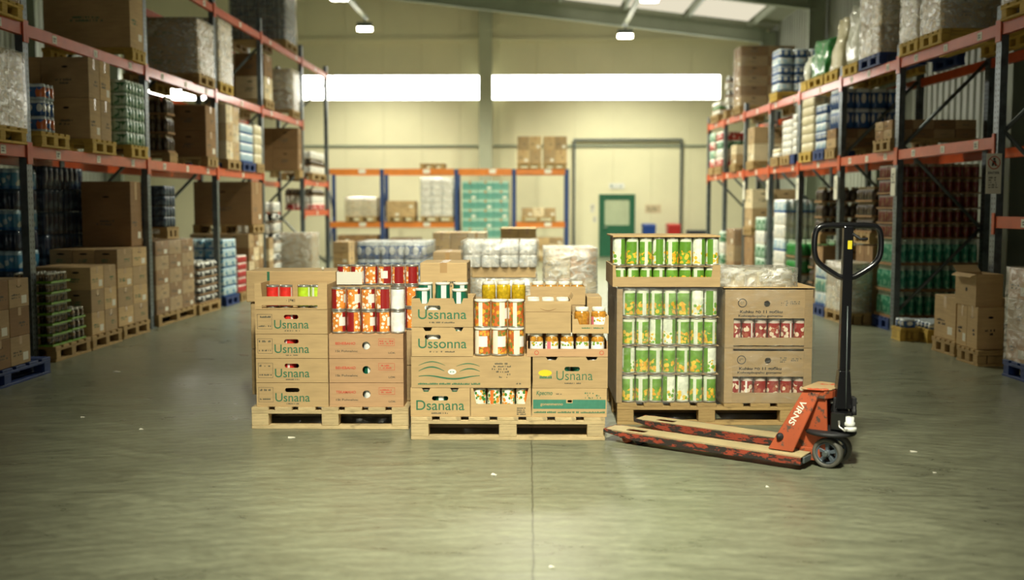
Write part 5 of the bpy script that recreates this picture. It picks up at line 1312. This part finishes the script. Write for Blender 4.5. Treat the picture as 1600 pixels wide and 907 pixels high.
# hung placards and the warning sign on the right posts
for i, (px, y0, y1) in enumerate(((1397, 255, 306), (1307, 275, 312), (1247, 274, 312), (1200, 278, 312), (1163, 280, 312))):
    d0 = LR.d_at(px, -.02, 1.8); za = LR.z_at(px, y1, -.02); zb_ = LR.z_at(px, y0, -.02)
    t = thing('rack_placard', f"white paper placard hung on the {['second', 'third', 'fourth', 'fifth', 'sixth'][i]} right post under the beam", 'placard', LR.p(d0, -.03, za), LR.rot, 'placards on the right posts', boxmesh(.13, .004, min(.32, zb_ - za), M['tag']))
    ob('lettering', scribble(.09, .12, M['greyink'], 4, i), t, (-.045, -.0025, .14))
p0 = LR.p(LR.d_at(1553, -.03, 1.8), -.03, 0)
za = at(1553, 303, p0.y).z; zb_ = at(1553, 240, p0.y).z
t = thing('warning_sign', 'white prohibition sign with a red ring hung on the first right post', 'sign', (p0.x, p0.y, za), R(-6), data=boxmesh(.135, .005, zb_ - za, M['tag']))
sh_ = zb_ - za
disc_print(t, 0, sh_ - .085, .056, .062, 'redink', 'printed_ring', ring=.009)
for o in t.children: o.location.y = -.0028
b = MB(); b.prism([(-.022, -.03), (-.005, -.03), (0, -.005), (.005, -.03), (.022, -.03), (.014, .02), (-.014, .02)], -.0007, .0002, 'y'); b.prism([(.012 * math.cos(k * PI / 6), .034 + .012 * math.sin(k * PI / 6)) for k in range(12)], -.0007, .0002, 'y')
ob('printed_figure', b.mesh(M['ink']), t, (0, -.0028, sh_ - .085))
a = R(45); b = MB().prism([(-.05 * math.cos(a) - .003, .05 * math.sin(a) - .003), (-.05 * math.cos(a) + .003, .05 * math.sin(a) + .003), (.05 * math.cos(a) + .003, -.05 * math.sin(a) + .003), (.05 * math.cos(a) - .003, -.05 * math.sin(a) - .003)], -.0012, -.0007, 'y')
ob('printed_bar', b.mesh(M['redink']), t, (0, -.0028, sh_ - .085))
o = letter(t, 'ENTER', -.05, sh_ - .19, .1, .022, 'ink', .02); o.location.y = -.0032
o = scr(t, -.045, .05, .09, .11, 'greyink', 5, 3); o.location.y = -.0028

# ================================================================== loads standing on the open floor
def fload(x0, x1, ytop, Y, kind, m, n, desc, d=.9, zbase=0, pal='wood2', film=None, marks=True, lobes=None, ztop=None):
    a, c = at(x0, ytop, Y), at(x1, ytop, Y); zt_ = ztop or (a.z + c.z) / 2
    load(Vector(((a.x + c.x) / 2, Y, zbase)), 0, c.x - a.x, d, zt_ - zbase - (PH if pal else 0), kind, m, n, desc, 0, pal, film=film, marks=marks, lobes=lobes)
    return zt_
fload(556, 668, 379, 11.5, 'p', ['P_blue', 'P_blue', 'P_blue', 'P_blue'], (3, 3, 5), 'blue and white pack load behind the red cans', film='film')
z_ = fload(736, 838, 436, 9.7, 'c', [CL], (2, 2, 3), 'grey wrapped base behind the yellow jars', film='film2', d=.85)
z_ = fload(737, 838, 418, 9.71, 'c', [C], (1, 1, 1), 'flat brown carton under the white packs', zbase=z_ + .012, pal=None, d=.82, marks=False)
fload(722, 840, 378, 9.68, 'p', ['P_white'], (4, 3, 2), 'white wrapped packs behind the yellow jars', zbase=z_ + .003, pal=None, d=.85, film='film')
fload(851, 932, 389, 10.6, 'c', ['cardlight', 'cardred'], (2, 2, 3), 'pale wrapped cartons behind the jar trays', film='film2', d=.8)
fload(676, 758, 364, 13.4, 'c', [CL, C, C], (3, 2, 3), 'brown cartons beyond the white packs', film='film3')
fload(782, 838, 357, 15.5, 'c', [C], (2, 2, 3), 'small brown cartons far behind the white packs')
fload(676, 722, 394, 10.9, 'c', [CL, C2], (1, 1, 2), 'flat pale cartons beside the blue and white packs', d=.6)
fload(520, 545, 378, 17.5, 'c', [C, C2], (1, 1, 4), 'yellowish cartons standing at the left rack end', d=.6)
# ================================================================== low rack against the back wall
YR = 28.2
b_ = lambda px: (at(px, 300, YR).x)
t = thing('back_rack', 'blue and orange pallet rack standing across the back wall', 'pallet rack', (0, YR, 0))
bx = [b_(px) for px in (512, 597, 713, 803, 886)]
for x in bx:
    for y in (0, .9):
        o = ob('upright', boxmesh(.1, .07, 2.45, M['postblue']), t, (x, y, 0)); ob('foot_plate', boxmesh(.16, .12, .006, M['steel']), o, (0, 0, 0))
    ob('brace', MB().tube([(x, .05, .3), (x, .86, 1.2)], .02, 6).mesh(M['postblue']), t); ob('brace', MB().tube([(x, .86, 1.2), (x, .05, 2.1)], .02, 6).mesh(M['postblue']), t)
BZ = (at(700, 347, YR).z, at(700, 264, YR).z)
for z in BZ:
    for x0, x1 in zip(bx, bx[1:]):
        for y in (-.01, .88):
            if z < 2 and x0 == bx[2]: continue
            o = ob('beam', MB().box(-(x1 - x0) / 2 + .052, 0, -.15, (x1 - x0) / 2 - .052, .05, 0).mesh(M['orangeback']), t, ((x0 + x1) / 2, y, z))
            if y < 0: ob('beam_tag', boxmesh(.18, .003, .11, M['tag']), o, (.2, -.002, -.12))
def bload(x0, x1, ytop, zb, kind, m, n, desc, film=None, pal='wood2', d=.8, Y=YR - .02):
    fload(x0, x1, ytop, Y, kind, m, n, desc, d, zb + .001, pal, film, marks=kind == 'c')
bload(539, 588, 308, BZ[0], 'c', [CL], (2, 1, 4), 'white stack on the lower back beam', 'film')
bload(604, 648, 314, BZ[0], 'c', [C], (2, 1, 2), 'brown carton pair on the lower back beam')
bload(657, 707, 278, BZ[0], 'p', ['P_white'], (3, 1, 6), 'tall white wrapped stack on the lower back beam', 'film')
bload(722, 795, 283, 0, 'c', ['P_tealbox'], (3, 1, 8), 'teal printed wall of boxes in the back rack', d=.8, Y=YR - .0)
bload(808, 846, 213, BZ[1], 'c', [C, C2], (2, 1, 2), 'brown stack atop the back rack by the column')
bload(849, 886, 213, BZ[1], 'c', [C2, C], (2, 1, 2), 'brown stack atop the open end of the back rack')
bload(815, 868, 325, BZ[0], 'c', [C2, CL], (3, 1, 1), 'low mixed cartons on the lower back beam')
bload(608, 655, 372, 0, 'p', ['P_redcan'], (3, 1, 4), 'red pack stack on the floor under the back rack')
bload(527, 590, 368, 0, 'c', [C3], (3, 1, 3), 'dark carton stack on the floor under the back rack')
bload(815, 880, 372, 0, 'c', [C2, CL, C], (3, 1, 3), 'floor stack at the open end of the back rack')
pallet(.66, .8, 'wood2', 'empty dark pallet lying on top of the back rack', (at(675, 258, YR).x, YR - .0, BZ[1] + .001), 0, 'pallets in the racks')

# paper scraps on the concrete
for k, (px, py, s, lb) in enumerate(((455, 685, .022, 'white paper scrap on the floor just before the left front pallet'), (183, 582, .032, 'white scrap on the floor near the jar tower'), (129, 653, .014, 'tiny scrap on the floor at far left'), (221, 672, .014, 'tiny scrap between the left wall of cartons and the front pallet'), (772, 743, .016, 'white scrap on the floor before the middle pallet'), (1427, 707, .02, 'white scrap on the floor past the steering wheels'), (1460, 740, .01, 'tiny scrap on the floor at the right'), (1199, 762, .008, 'tiny scrap before the fork heel'), (862, 888, .01, 'tiny scrap at the bottom near the floor joint'))):
    p = onfloor(px, py); rg = random.Random(k)
    b = MB(); s1 = s * .55; hh = .006
    b.hexa([(-s, -s1, .001), (s, -s1 * .8, .001), (s * .9, s1, .002), (-s * .8, s1 * .9, .001), (-s, -s1, .004), (s, -s1 * .8, hh), (s * .9, s1, .004), (-s * .8, s1 * .9, hh + .003)])
    thing('paper_scrap', lb, 'paper scrap', (p.x, p.y, 0), rg.uniform(-.6, .6), 'paper scraps on the concrete', b.mesh(M['tag']))

# ================================================================== light
def area(name, loc, rot, sx, sy, power, color=(1, .97, .82), spread=180):
    l = bpy.data.lights.new(name, 'AREA'); l.shape = 'RECTANGLE'; l.size = sx; l.size_y = sy; l.energy = power; l.color = color; l.spread = R(spread)
    o = bpy.data.objects.new(name, l); COL.objects.link(o); o.location = loc; o.rotation_euler = rot; return o
WARM = (1.0, .985, .78); FILL_TINT = (1.0, .98, .86)
# unseen lamps added above the aisle to brighten pallets, floor and loads
def added_lamp(x, y, z, power, ang, lb, tilt=0.0):
    lamp(x, y, z, lb)
    l = bpy.data.lights.new('added_spot', 'SPOT'); l.energy = power; l.spot_size = R(ang); l.spot_blend = 1.0; l.shadow_soft_size = .35; l.color = WARM
    o = bpy.data.objects.new('added_spot', l); COL.objects.link(o); o.location = (x, y, z - .08); o.rotation_euler = (tilt, 0, 0)
added_lamp(.1, 1.2, 6.2, 4600, 52, 'added unseen lamp high over the open floor before the pallets', R(41))
added_lamp(0, 3.6, 6.3, 1250, 54, 'added unseen lamp high over the bare floor nearest the viewer')
added_lamp(0, 6.6, 6.4, 3300, 38, 'added unseen lamp high over the aisle just behind the front pallets', R(42))
for k, (y, p) in enumerate(((16.5, 3000), (22.5, 2700))):
    added_lamp(.2, y, 6.5, p, 150, f"added unseen lamp high over the {['middle', 'far'][k]} of the aisle")
# light of the rear hanging lamps, then a fill added behind the camera
for q in (P3(570, 46, 28.0), P3(977, 57, 28.0), P3(530, -2, 24.4), P3(1015, 0, 23.6)):
    l = bpy.data.lights.new('lamp_light', 'SPOT'); l.energy = 1150; l.spot_size = R(150); l.spot_blend = .6; l.shadow_soft_size = .15; l.color = WARM
    o = bpy.data.objects.new('lamp_light', l); COL.objects.link(o); o.location = (q[0], q[1], q[2] - .06)
area('added_front_fill', (0, -7.5, 2.3), (R(92), 0, 0), 3.0, 3.0, 14, FILL_TINT, 60)  # unseen fill light added to lift the front faces; no door here
wd = bpy.data.worlds.new('world'); SC.world = wd; wd.use_nodes = True
wd.node_tree.nodes['Background'].inputs[0].default_value = (.55, .62, .5, 1); wd.node_tree.nodes['Background'].inputs[1].default_value = .05
# ================================================================== camera and view
c = bpy.data.cameras.new('camera'); c.lens = 36 * FPX / 1600; c.sensor_width = 36; c.clip_end = 200
c.dof.use_dof = True; c.dof.focus_distance = 6.7; c.dof.aperture_fstop = 1.15
co = bpy.data.objects.new('camera', c); COL.objects.link(co); co.location = CAM; co.rotation_euler = (PI / 2 - PIT, 0, YAW); SC.camera = co
vs = SC.view_settings; vs.view_transform = 'Standard'; vs.look = 'None'; vs.gamma = 1.0; vs.exposure = 0.0; vs.use_curve_mapping = False
try:
    SC.cycles.use_denoising = True; SC.cycles.max_bounces = 6; SC.cycles.diffuse_bounces = 3; SC.cycles.glossy_bounces = 3; SC.cycles.transparent_max_bounces = 12; SC.cycles.sample_clamp_indirect = 4.0
except Exception: pass
# label sanity
if 0:
    pass
